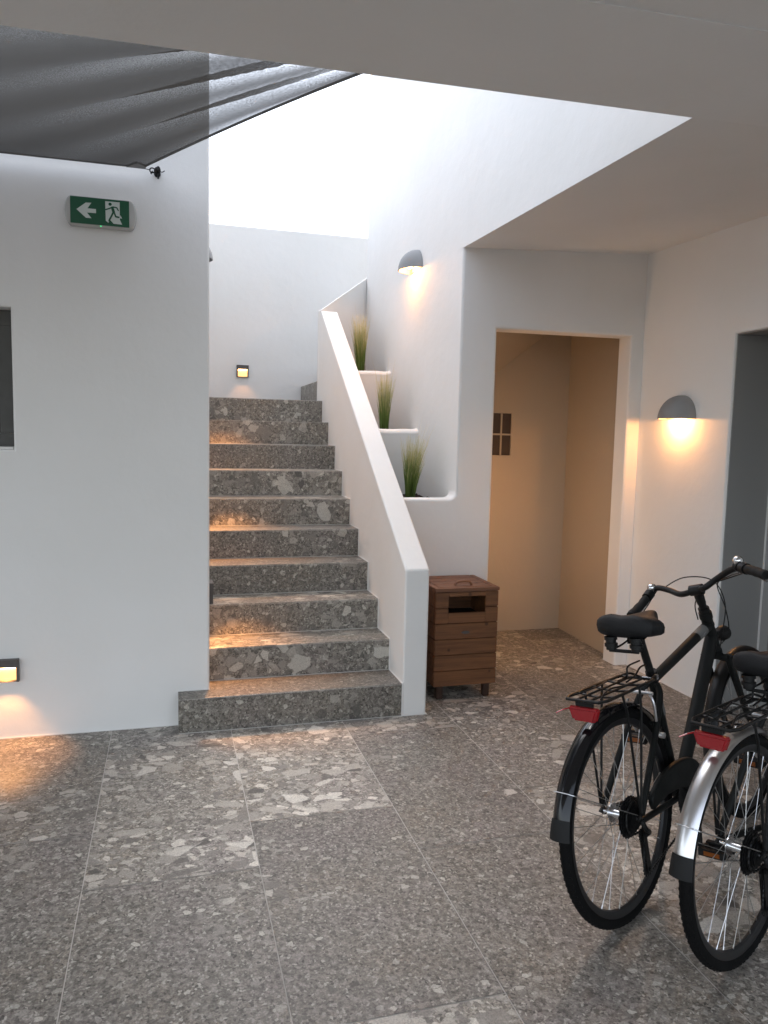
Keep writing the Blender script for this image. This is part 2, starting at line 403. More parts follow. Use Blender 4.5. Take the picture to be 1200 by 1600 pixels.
# ------------------------------------------------------------------ left wall with window opening
def left_wall():
    xs = [-7.0, -2.1, -0.709, 0.2]; zs = [0.0, 1.42, 2.085, 3.75]; ys = [YW, YB+0.3]
    bm = bmesh.new()
    def q(*p): bm.faces.new([bm.verts.new(v) for v in p])
    for i in range(3):
        for j in range(3):
            if i == 1 and j == 1: continue
            q((xs[i], YW, zs[j]), (xs[i+1], YW, zs[j]), (xs[i+1], YW, zs[j+1]), (xs[i], YW, zs[j+1]))
    for j in range(3): q((0.2, YW, zs[j]), (0.2, ys[1], zs[j]), (0.2, ys[1], zs[j+1]), (0.2, YW, zs[j+1]))
    for i in range(3): q((xs[i], YW, zs[3]), (xs[i+1], YW, zs[3]), (xs[i+1], ys[1], zs[3]), (xs[i], ys[1], zs[3]))
    d = YW+0.16
    q((xs[1], YW, zs[1]), (xs[1], d, zs[1]), (xs[2], d, zs[1]), (xs[2], YW, zs[1]))
    q((xs[1], YW, zs[2]), (xs[2], YW, zs[2]), (xs[2], d, zs[2]), (xs[1], d, zs[2]))
    q((xs[2], YW, zs[1]), (xs[2], d, zs[1]), (xs[2], d, zs[2]), (xs[2], YW, zs[2]))
    q((xs[1], YW, zs[1]), (xs[1], YW, zs[2]), (xs[1], d, zs[2]), (xs[1], d, zs[1]))
    q((xs[1], d, zs[1]), (xs[1], d, zs[2]), (xs[2], d, zs[2]), (xs[2], d, zs[1]))
    q((xs[0], YW, 0), (xs[0], YW, zs[3]), (xs[0], ys[1], zs[3]), (xs[0], ys[1], 0))
    bmesh.ops.remove_doubles(bm, verts=bm.verts[:], dist=1e-5)
    bmesh.ops.recalc_face_normals(bm, faces=bm.faces[:])
    bevel_if(bm, lambda a, b: abs(a.y-YW) < 1e-4 and abs(b.y-YW) < 1e-4 and not (abs(a.z) < 1e-4 and abs(b.z) < 1e-4), 0.012, 3)
    wl = obj('wall', bm, M['plaster'], smooth=True, angle=50)
    setp(wl, 'broad white plastered wall on the left carrying the green exit sign', 'wall')
    # slim sealant bead at the foot of the wall
    bm = bmesh.new(); box(bm, (-5, YW-0.004, 0.0), (0.041, YW+0.001, 0.005)); box(bm, (0.041, YW-0.004, RS), (0.2, YW+0.001, RS+0.005))
    obj('sealant_bead', bm, M['sealant'], wl)
    bm = bmesh.new()
    yy = YW+0.10
    for lo, hi in (((xs[1]+.002, yy, zs[1]+.014), (xs[2]-.003, yy+.05, zs[1]+.075)), ((xs[1]+.002, yy, zs[2]-.075), (xs[2]-.003, yy+.05, zs[2]-.002)),
                   ((xs[2]-.075, yy+.001, zs[1]+.076), (xs[2]-.003, yy+.049, zs[2]-.076)), ((xs[1]+.002, yy+.001, zs[1]+.076), (xs[1]+.07, yy+.049, zs[2]-.076))):
        box(bm, lo, hi)
    wf = obj('window', bm, M['dark_frame'], wl)
    obj('pane', bbox((xs[1]+.071, yy+.025, zs[1]+.077), (xs[2]-.076, yy+.031, zs[2]-.077)), M['dark_glass'], wf)
    obj('sill', bbox((xs[1]+.003, YW+.012, zs[1]+.001), (xs[2]-.004, yy+.06, zs[1]+.0125), .002), M['sealant'], wf)
left_wall()

# ------------------------------------------------------------------ back wall, parapets, planters
bm = bmesh.new(); box(bm, (-0.5, YB, 0), (6.0, YB+0.3, 3.435)); bevel_if(bm, lambda a, b: a.z > 3.4 and b.z > 3.4, 0.012)
setp(obj('wall', bm, M['plaster'], smooth=True), 'white wall closing the top landing behind the stairs', 'wall')

bm = bmesh.new(); YN = 3.853
prism(bm, [(YN, 0.0), (6.35, 0.0), (6.35, 2.548), (YN+0.006, 0.813), (YN, 0.809)], 0, XR, XP)
bevel_if(bm, lambda a, b: (abs(a.y-YN) < .01 and abs(b.y-YN) < .01) or (a.z > .8 and b.z > .8), 0.011, 3)
par = setp(obj('parapet', bm, M['plaster'], smooth=True), 'sloping white parapet wall along the right side of the stairs', 'parapet')
bm = bmesh.new()
box(bm, (XR-0.003, YN-0.004, 0), (XP+0.003, YN+0.001, 0.005)); box(bm, (XP-0.001, YN, 0), (XP+0.004, YF, 0.005))
for i in range(10):
    y = Y0+i*TR; z = RS*(i+1)
    box(bm, (XR-0.0045, y-0.004, z-RS+0.0005), (XR+0.001, y+0.0, z+0.004)); box(bm, (XR-0.0045, y+0.0005, z-0.0002), (XR+0.001, y+TR-0.0045, z+0.004))
obj('sealant_bead', bm, M['sealant'], par)

bm = bmesh.new()
fp = [(XR+.001, 6.351), (1.76, 6.87), (1.76, 7.0), (XR+.001, 6.49)]; zt = [2.552, 2.960, 2.968, 2.560]
A = [bm.verts.new((x, y, 0)) for x, y in fp]; B = [bm.verts.new((x, y, z)) for (x, y), z in zip(fp, zt)]
bm.faces.new(A[::-1]); bm.faces.new(B)
for i in range(4): bm.faces.new((A[i], A[(i+1) % 4], B[(i+1) % 4], B[i]))
setp(obj('parapet', bm, M['plaster']), 'short slanting white parapet at the turn of the stairs behind the topmost plant', 'parapet')

def soil_mesh(x0, x1, y0, y1, z, seed):
    bm = bmesh.new(); nx, ny = 14, 26; V = []
    for j in range(ny+1):
        for i in range(nx+1):
            x = x0+(x1-x0)*i/nx; y = y0+(y1-y0)*j/ny
            V.append(bm.verts.new((x, y, z+0.018*noise.noise(Vector((x*14, y*14, seed)))+0.012*noise.noise(Vector((x*45, y*45, seed))))))
    for j in range(ny):
        for i in range(nx):
            a = j*(nx+1)+i; bm.faces.new((V[a], V[a+1], V[a+nx+2], V[a+nx+1]))
    return bm
def planter(y, z, yend, label, seed):
    bm = bmesh.new()
    pts = [(y, 0), (y, z-0.05), (y-0.006, z-0.035)]
    for k in range(7):
        a = math.pi - math.pi*k/6
        pts.append((y+0.045+0.052*math.cos(a), z-0.03+0.03*math.sin(a)))
    pts += [(y+0.096, z-0.05), (y+0.096, 0)]
    # gently wavy hand-trowelled rim, ends turned up against the side wall
    nx = 14; rings = []
    for i in range(nx+1):
        u = i/nx; x = XP-0.01+(XW+0.012-XP+0.01)*u
        up = 0.014*max(0, (u-0.86)/0.14)**2
        rings.append([bm.verts.new((x, p[0]-(0.012*max(0, (u-0.8)/0.2)**2), p[1]+(up if p[1] > z-0.06 else 0)+0.002*math.sin(u*9+seed))) for p in pts])
    for i in range(nx):
        for k in range(len(pts)-1): bm.faces.new((rings[i][k], rings[i+1][k], rings[i+1][k+1], rings[i][k+1]))
    bmesh.ops.recalc_face_normals(bm, faces=bm.faces[:])
    p = setp(obj('planter', bm, M['plaster'], smooth=True, angle=60), label, 'planter', 'stepped planters beside the stairs')
    obj('soil', soil_mesh(XP-0.005, XW+0.005, y+0.06, yend, z-0.045, seed), M['soil'], p)
planter(5.249, 1.577, 6.0, 'middle stepped white planter with rounded rim below the wall lamp', 1)
planter(5.999, 2.047, 6.80, 'highest stepped white planter, right under the slanting parapet', 2)

# front wall with doorway and the lowest planter front
def front_wall():
    bm = bmesh.new()
    zp = 1.142
    pts = [(XP-0.01, 0), (1.971, 0), (1.971, 2.205), (2.926, 2.212), (2.926, 0), (3.12, 0), (3.12, ceil_z(3.12, YF)), (XW, ceil_z(XW, YF))]
    for k in range(6):
        a = math.pi/2*k/5; rr = 0.045
        pts.append((XW-rr+rr*math.cos(a), zp+rr-rr*math.sin(a)))
    pts += [(XP-0.01, zp)]
    prism(bm, pts, 1, YF, YREV)
    YFt = YF
    bevel_if(bm, lambda a, b: abs(a.y-YFt) < 1e-4 and abs(b.y-YFt) < 1e-4 and max(a.z, b.z) < 2.66 and not (a.z < 1e-3 and b.z < 1e-3), 0.016, 4)
    bevel_if(bm, lambda a, b: abs(a.y-YFt) < 1e-4 and abs(b.y-YFt) < 1e-4 and abs(a.x-XW) < 1e-3 and abs(b.x-XW) < 1e-3, 0.016, 4)
    bevel_if(bm, lambda a, b: a.y > YREV-1e-3 and b.y > YREV-1e-3 and abs(a.z-zp) < .1 and abs(b.z-zp) < .1 and a.x < XW and b.x < XW, 0.02, 4)
    wl = setp(obj('wall', bm, M['plaster'], smooth=True, angle=50), 'white front wall pierced by the tall open doorway, behind the wooden bin', 'wall')
    s = obj('soil', soil_mesh(XP-0.005, XW+0.005, YREV-0.03, 5.26, zp-0.035, 4), M['soil'], wl)
    bm = bmesh.new()
    for lo, hi in (((XP, YF-0.004, 0), (1.971, YF+0.001, 0.005)), ((2.926, YF-0.004, 0), (3.017, YF+0.001, 0.005)), ((2.922, YF, 0), (2.928, YREV, 0.005))): box(bm, lo, hi)
    obj('sealant_bead', bm, M['sealant'], wl)
    # glimpse of the passage behind the doorway
    bm = bmesh.new()
    def q(*p): bm.faces.new([bm.verts.new(v) for v in p])
    x0, x1, y1, zc = 1.80, 3.05, 5.462, 2.56
    q((2.999, YREV-.02, 0), (x1, y1, 0), (x1, y1, 3.3), (2.999, YREV-.02, 3.3))
    # back wall with a 2x2 recess of vent openings
    xs = [x0]; wv = 0.078; gb = 0.011
    XE = 2.566
    cols = [(XE-wv*(k+1)-gb*k, XE-wv*k-gb*k) for k in range(4)][::-1]; rows = [(1.396, 1.552), (1.564, 1.720)]
    gx = [x0]+[v for c in cols for v in c]+[x1]; gz = [0]+[v for c in rows for v in c]+[zc]
    for i in range(len(gx)-1):
        for j in range(len(gz)-1):
            hole = (i % 2 == 1) and (j % 2 == 1)
            a, b, c, d = gx[i], gx[i+1], gz[j], gz[j+1]
            if not hole: q((a, y1, c), (b, y1, c), (b, y1, d), (a, y1, d))
            else:
                e = y1+0.09
                q((a, e, c), (b, e, c), (b, e, d), (a, e, d)); q((a, y1, c), (a, e, c), (a, e, d), (a, y1, d)); q((b, y1, c), (b, e, c), (b, e, d), (b, y1, d))
                q((a, y1, c), (b, y1, c), (b, e, c), (a, e, c)); q((a, y1, d), (b, y1, d), (b, e, d), (a, e, d))
    q((x0, YREV-.02, 0), (x0, y1, 0), (x0, y1, 3.3), (x0, YREV-.02, 3.3))
    sz_ = lambda x: 1.87+0.75*(x-2.33)
    q((x0+.001, YREV-.01, sz_(x0)+.88), (x1+.02, YREV-.01, sz_(x1+.02)+.88), (x1+.02, y1+.1, sz_(x1+.02)), (x0+.001, y1+.1, sz_(x0)))
    obj('passage_lining', bm, M['tan'], wl)
    bm = bmesh.new()
    for a, b in cols:
        for c, d in rows: box(bm, (a+.001, y1+.012, c+.001), (b-.001, y1+.016, d-.001))
    obj('vent_block', bm, M['vent'], wl)
front_wall()

# side wall of the stairwell (carries a dome lamp), and the upper storey over the porch
bm = bmesh.new()
prism(bm, [(YREV, 0), (6.87, 0), (6.87, 3.32), (6.87, 5.6), (YREV, 5.6)], 0, XW, XW+0.06)
bevel_if(bm, lambda a, b: a.y > 6.8 and b.y > 6.8 and abs(a.x-XW) < 1e-3 and abs(b.x-XW) < 1e-3, 0.05, 6)
setp(obj('wall', bm, M['plaster'], smooth=True), 'tall bluish white side wall behind the three planters', 'wall')
bm = bmesh.new()
xa, xb, ya, yb, zt = XW, 4.6, 2.27, YREV, 5.6
V = [bm.verts.new(p) for p in ((xa, ya, ceil_z(xa, ya)), (xb, ya, ceil_z(xb, ya)), (xb, yb, ceil_z(xb, yb)), (xa, yb, ceil_z(xa, yb)), (xa, ya, zt), (xb, ya, zt), (xb, yb, zt), (xa, yb, zt))]
# the underside meets the top of the front wall
V[3].co.z = ceil_z(XW, YF); V[2].co.z = ceil_z(xb, YF)
for f in ((0, 1, 2, 3), (4, 7, 6, 5), (0, 4, 5, 1), (1, 5, 6, 2), (2, 6, 7, 3), (3, 7, 4, 0)): bm.faces.new([V[i] for i in f])
bmesh.ops.recalc_face_normals(bm, faces=bm.faces[:])
setp(obj('upper_storey', bm, M['plaster']), 'white upper storey whose flat underside roofs the porch on the right', 'building')

# ------------------------------------------------------------------ right wall with deep grey doorway
def right_wall():
    X, X2, yd, zd = XWALL, 3.345, 3.598, 2.132
    bm = bmesh.new()
    prism(bm, [(yd, 0), (4.62, 0), (4.62, 2.80), (-3.0, 2.80), (-3.0, 0), (2.2, 0), (2.2, zd), (yd, zd)], 0, X, X2)
    bevel_if(bm, lambda a, b: abs(a.x-X) < 1e-4 and abs(b.x-X) < 1e-4 and max(a.z, b.z) < 2.3 and not (a.z < 1e-3 and b.z < 1e-3) and a.y > 2.1 and b.y > 2.1, 0.012, 3)
    wl = setp(obj('wall', bm, M['plaster'], smooth=True, angle=50), 'white porch wall on the right with the lit dome lamp above the bicycle', 'wall')
    bm = bmesh.new(); box(bm, (X-0.004, yd, 0), (X+0.001, YF-0.004, 0.005)); obj('sealant_bead', bm, M['sealant'], wl)
    d = setp(empty('doorway', (X, yd, 0)), 'deep grey lined doorway at the right edge behind the bicycles', 'doorway')
    bm = bmesh.new()
    box(bm, (X+0.014, yd-0.006, 0), (X2-0.002, yd-0.001, zd-0.007)); box(bm, (X+0.014, 2.206, 0), (X2-0.002, 2.212, zd-0.007)); box(bm, (X+0.014, 2.206, zd-0.006), (X2-0.002, yd-0.001, zd-0.001))
    o = obj('lining', bm, M['grey_lining'], d); o.location = -Vector(d.location)
    bm = bmesh.new(); x = X2-0.03
    box(bm, (x-0.01, yd-0.012, 0.0), (x, yd-0.007, zd-0.02)); box(bm, (X+0.016, yd-0.012, 0.0), (x, yd-0.007, 0.006))
    o = obj('sealant_bead', bm, M['sealant'], d); o.location = -Vector(d.location)
    bm = bmesh.new()
    box(bm, (x, yd-0.075, 0.0), (x+.05, yd-0.0075, zd-.008)); box(bm, (x, 2.214, 0), (x+.05, 2.28, zd-.008)); box(bm, (x+.001, 2.281, zd-.08), (x+.049, yd-.076, zd-.008)); box(bm, (x+.001, 2.281, 0), (x+.049, yd-.076, .09))
    o = obj('frame', bm, M['grey_lining'], d); o.location = -Vector(d.location)
    fr = o
    o = obj('pane', bbox((x+.02, 2.282, .091), (x+.03, yd-.077, zd-.081)), M['dark_glass'], fr)
right_wall()

# ------------------------------------------------------------------ roof over the camera: beam and ceiling
def roof():
    def ye(x): return 2.389-0.045*x
    bm = bmesh.new()
    x0, x1 = -7.0, 5.5
    def yn(x): return ye(x)-0.535
    A = [(x0, yn(x0)), (x1, yn(x1)), (x1, ye(x1)), (x0, ye(x0))]
    lo = [bm.verts.new((x, y, ZB)) for x, y in A]; hi = [bm.verts.new((x, y, 3.5)) for x, y in A]
    bm.faces.new(lo[::-1]); bm.faces.new(hi)
    for i in range(4): bm.faces.new((lo[i], lo[(i+1) % 4], hi[(i+1) % 4], hi[i]))
    bmesh.ops.recalc_face_normals(bm, faces=bm.faces[:])
    bevel_if(bm, lambda a, b: abs(a.z-ZB) < 1e-4 and abs(b.z-ZB) < 1e-4 and a.y > ye(a.x)-.1 and b.y > ye(b.x)-.1, 0.01, 3)
    rf = setp(obj('roof_beam', bm, M['plaster'], smooth=True), 'broad plastered beam crossing the top of the view overhead', 'beam')
    bm = bmesh.new(); A = [(x0, -0.9), (x1, -0.9), (x1, yn(x1)), (x0, yn(x0))]
    lo = [bm.verts.new((x, y, 2.6155)) for x, y in A]; hi = [bm.verts.new((x, y, 3.2)) for x, y in A]
    bm.faces.new(lo[::-1]); bm.faces.new(hi)
    for i in range(4): bm.faces.new((lo[i], lo[(i+1) % 4], hi[(i+1) % 4], hi[i]))
    obj('ceiling', bm, M['plaster'], rf)
roof()

# ------------------------------------------------------------------ lamps
def point(name, loc, power, rad, parent, col=WARM):
    ld = bpy.data.lights.new(name, 'POINT'); ld.energy = power; ld.shadow_soft_size = rad; ld.color = col
    o = bpy.data.objects.new(name, ld); C.objects.link(o); o.parent = parent; o.location = loc
    return o
def spot(name, loc, direction, power, size, blend, rad, parent, col=WARM):
    ld = bpy.data.lights.new(name, 'SPOT'); ld.energy = power; ld.spot_size = R(size); ld.spot_blend = blend; ld.shadow_soft_size = rad; ld.color = col
    o = bpy.data.objects.new(name, ld); C.objects.link(o); o.parent = parent; o.location = loc
    o.rotation_euler = (-Vector(direction)).to_track_quat('Z', 'Y').to_euler()
    return o
# local frame of a lamp: +x out of the wall, y along the wall, z up
def dome_lamp(loc, rz, label, power, Rr=0.14, dep=0.135, hh=0.145, lit=True):
    t = setp(empty('wall_lamp', loc, rz), label, 'wall lamp', 'dome wall lamps')
    bm = bmesh.new(); nu, nv = 20, 9
    def surf(s, off):
        G = []
        for i in range(nu+1):
            a = math.pi*i/nu
            row = []
            for j in range(nv+1):
                b = (math.pi/2)*j/nv
                e = 0.92
                y = -(Rr-off)*math.cos(a)*(math.cos(b)**e if math.cos(b) > 1e-6 else 0)
                x = (dep-off)*math.sin(a)*(math.cos(b)**e if math.cos(b) > 1e-6 else 0)
                z = (hh-off)*math.sin(b)
                row.append(bm.verts.new((x+0.001, y, z)))
            G.append(row)
        for i in range(nu):
            for j in range(nv):
                f = (G[i][j], G[i+1][j], G[i+1][j+1], G[i][j+1])
                bm.faces.new(f if s > 0 else f[::-1])
        return G
    G1 = surf(1, 0); G2 = surf(-1, 0.008)
    for i in range(nu): bm.faces.new((G1[i][0], G2[i][0], G2[i+1][0], G1[i+1][0]))
    bmesh.ops.remove_doubles(bm, verts=bm.verts[:], dist=1e-5)
    obj('shade', bm, M['cement'], t, smooth=True, angle=50)
    pl = bmesh.new(); n = 24
    pts = [((Rr-.012)*math.cos(math.pi*k/n), (hh-.012)*math.sin(math.pi*k/n)) for k in range(n+1)]
    prism(pl, pts, 0, 0.0005, 0.007); obj('wall_plate', pl, M['cement'], t)
    b = bmesh.new(); bmesh.ops.create_uvsphere(b, u_segments=16, v_segments=10, radius=0.024, matrix=Matrix.Translation((0.055, 0, 0.035)))
    obj('bulb', b, M['bulb'] if lit else M['housing'], t, smooth=True)
    if lit: point('lamp_glow', (0.042, 0, 0.005), power, 0.012, t)
    return t
dome_lamp((XWALL, 4.02, 1.667), math.pi, 'grey dome wall lamp glowing warm on the right wall near the doorway', 2.6)
dome_lamp((XW, 5.37, 2.715), math.pi, 'pale dome wall lamp high on the side wall above the planters', 2.3)
dome_lamp((0.2, 6.15, 2.84), 0.0, 'unlit dome wall lamp just peeping past the left wall edge over the stairs', 0.05, lit=False)
def bulkhead(loc):
    t = setp(empty('bulkhead_lamp', loc), 'round bulkhead lamp lighting the passage from behind the doorway edge', 'wall lamp')
    bm = bmesh.new(); disc(bm, (0, 0.012, 0), (0, 1, 0), 0.062, 0.022, 28); obj('housing', bm, M['cement'], t, smooth=True)
    bm = bmesh.new(); disc(bm, (0, 0.026, 0), (0, 1, 0), 0.052, 0.012, 28, 0.046); obj('diffuser', bm, M['bulb'], t, smooth=True)
    point('lamp_glow', (0, 0.075, 0), 1.9, 0.04, t, (1.0, 0.60, 0.32))
bulkhead((1.895, YREV, 0.95))

def step_lamp(loc, rz, label, power, s=0.112):
    t = setp(empty('step_light', loc, rz), label, 'step light', 'small square step lights')
    h = s/2; fx = 0.016
    bm = bmesh.new()
    box(bm, (0.0, -h, h*0.30), (0.026, h, h)); box(bm, (0.0, -h, -h), (0.024, -h*0.80, h*0.30)); box(bm, (0.0, h*0.80, -h), (0.024, h, h*0.30)); box(bm, (0.0, -h*0.80, -h), (0.020, h*0.80, -h*0.90))
    obj('housing', bm, M['bronze'], t)
    bm = bmesh.new(); box(bm, (0.001, -h*0.799, -h*0.899), (0.006, h*0.799, h*0.299)); obj('lens', bm, M['lens'], t)
    bm = bmesh.new(); box(bm, (0.0062, -h*0.7, h*0.20), (0.016, h*0.7, h*0.292)); obj('lamp_strip', bm, M['bulb'], t)
    spot('lamp_glow', (0.034, 0, h*0.15), (0.36, 0, -1), power, 92, 0.55, 0.006, t)
    return t
for i, (nm) in enumerate(('step light low on the hidden stair wall, beside the second step', 'step light on the hidden stair wall, beside the fifth step', 'step light on the hidden stair wall, beside the eighth step')):
    step_lamp((0.2, 4.14+3*TR*i, 0.668+3*RS*i), 0.0, nm, 5.0)
step_lamp((0.678, YB, 2.106), -math.pi/2, 'small square step light glowing on the back wall above the top landing', 0.8)
step_lamp((-0.765, YW, 0.347), -math.pi/2, 'small square step light near the floor at the left edge of the view', 2.8)

# ------------------------------------------------------------------ exit sign
def exit_sign():
    xl, xr, zt, zb = -0.462, -0.141, 2.611, 2.476
    t = setp(empty('exit_sign', ((xl+xr)/2, YW, (zt+zb)/2)), 'green exit sign with white left arrow and running figure on the left wall', 'sign')
    cx, cz = t.location.x, t.location.z
    bm = bmesh.new(); n = 10; hx, hz = (xr-xl)/2, (zt-zb)/2; pts = []
    for sx in (1, -1):
        for k in range(n+1):
            a = (math.pi/2-math.pi*k/n) if sx > 0 else (-math.pi/2-math.pi*k/n)
            pts.append((sx*(hx-0.03)+0.03*math.cos(a), (hz-0.0)*math.sin(a)))
    prism(bm, pts, 1, -0.040, -0.0005)
    bevel_if(bm, lambda a, b: a.y < -0.039 and b.y < -0.039, 0.008, 3)
    obj('housing', bm, M['housing'], t, smooth=True)
    px0, px1 = -0.435-cx, -0.174-cx; pz1, pz0 = hz-0.006, -hz+0.008
    bm = bmesh.new(); box(bm, (px0, -0.044, pz0), (px1, -0.0405, pz1)); obj('panel', bm, M['green'], t)
    def P(x, y):
        a = (x-185)/555; top = 641+(x-185)*0.0883; b = (y-top)/263
        return (px0+(px1-px0)*a, pz1-(pz1-pz0)*b)
    bm = bmesh.new()
    prism(bm, [P(*p) for p in ((243, 773), (330, 708), (382, 710), (345, 765), (425, 771), (425, 812), (340, 806), (382, 862), (330, 858))], 1, -0.0452, -0.0441)
    obj('arrow', bm, M['signwhite'], t)
    bm = bmesh.new()
    prism(bm, [P(*p) for p in ((513, 692), (650, 702), (650, 875), (672, 924), (590, 915), (560, 880), (540, 905), (516, 885))], 1, -0.0452, -0.0441)
    obj('door_symbol', bm, M['signwhite'], t)
    bm = bmesh.new()
    def stroke(pts, r, y0=-0.0462, y1=-0.0453):
        pts = [P(*p) for p in pts]
        for (ax, az), (bx, bz) in zip(pts[:-1], pts[1:]):
            d = Vector((bx-ax, bz-az)).normalized(); ang = math.atan2(d.y, d.x); poly = []
            for k in range(7):
                a = ang+math.pi/2+math.pi*k/6; poly.append((ax+r*math.cos(a), az+r*math.sin(a)))
            for k in range(7):
                a = ang-math.pi/2+math.pi*k/6; poly.append((bx+r*math.cos(a), bz+r*math.sin(a)))
            s = bmesh.new(); prism(s, poly, 1, y0, y1); merge(bm, s)
            y0 -= 0.00004; y1 -= 0.00004
    k = (px1-px0)/555
    stroke([(558, 722), (560, 722)], 15*k)
    stroke([(580, 757), (592, 800)], 13*k, -0.04635); stroke([(588, 750), (550, 765), (517, 776)], 6*k, -0.0465)
    stroke([(590, 750), (622, 757), (636, 783)], 6*k, -0.0466); stroke([(588, 803), (570, 842), (549, 882)], 8*k, -0.0467)
    stroke([(596, 803), (612, 846), (640, 852)], 8*k, -0.0468)
    stroke([(545, 890), (570, 910)], 4*k, -0.0469)
    obj('running_figure', bm, M['green'], t)
    bm = bmesh.new(); stroke([(655, 838), (666, 860)], 4*k); stroke([(640, 852), (655, 856)], 6*k, -0.0464); obj('foot_symbol', bm, M['signwhite'], t)
    bm = bmesh.new(); bmesh.ops.create_uvsphere(bm, u_segments=8, v_segments=6, radius=0.003, matrix=Matrix.Translation((0.0, -0.040, -hz+0.004))); obj('indicator', bm, M['led'], t)
exit_sign()

# ------------------------------------------------------------------ shade sail and its wall hook
def sail_material():
    m = bpy.data.materials.new('shade_cloth'); m.use_nodes = True; t = m.node_tree; L = t.links
    t.nodes.clear()
    out = N(t, 'ShaderNodeOutputMaterial'); d = N(t, 'ShaderNodeBsdfDiffuse'); d.inputs[0].default_value = (0.08, 0.071, 0.058, 1)
    tr = N(t, 'ShaderNodeBsdfTranslucent'); tr.inputs[0].default_value = (0.05, 0.048, 0.045, 1)
    tp = N(t, 'ShaderNodeBsdfTransparent')
    tc = N(t, 'ShaderNodeTexCoord'); mp = N(t, 'ShaderNodeMapping'); mp.inputs['Scale'].default_value = (1, 2.2, 1); mp.inputs['Rotation'].default_value = (0, 0, 0.5)
    nz = N(t, 'ShaderNodeTexNoise', Scale=190.0, Detail=3.0, Roughness=0.7); L.new(tc.outputs['Object'], mp.inputs[0]); L.new(mp.outputs[0], nz.inputs['Vector'])
    at = N(t, 'ShaderNodeAttribute', attribute_name='ply')
    mr = N(t, 'ShaderNodeMapRange'); mr.inputs['From Min'].default_value = 0.36; mr.inputs['From Max'].default_value = 0.64; mr.inputs['To Min'].default_value = 0.22; mr.inputs['To Max'].default_value = 0.8
    L.new(nz.outputs['Fac'], mr.inputs['Value'])
    mu = N(t, 'ShaderNodeMath', operation='MULTIPLY', use_clamp=True); L.new(mr.outputs[0], mu.inputs[0]); L.new(at.outputs['Fac'], mu.inputs[1])
    m1 = N(t, 'ShaderNodeMixShader'); m1.inputs[0].default_value = 0.4; L.new(d.outputs[0], m1.inputs[1]); L.new(tr.outputs[0], m1.inputs[2])
    m2 = N(t, 'ShaderNodeMixShader'); L.new(mu.outputs[0], m2.inputs[0]); L.new(m1.outputs[0], m2.inputs[1]); L.new(tp.outputs[0], m2.inputs[2]); L.new(m2.outputs[0], out.inputs[0])
    return m
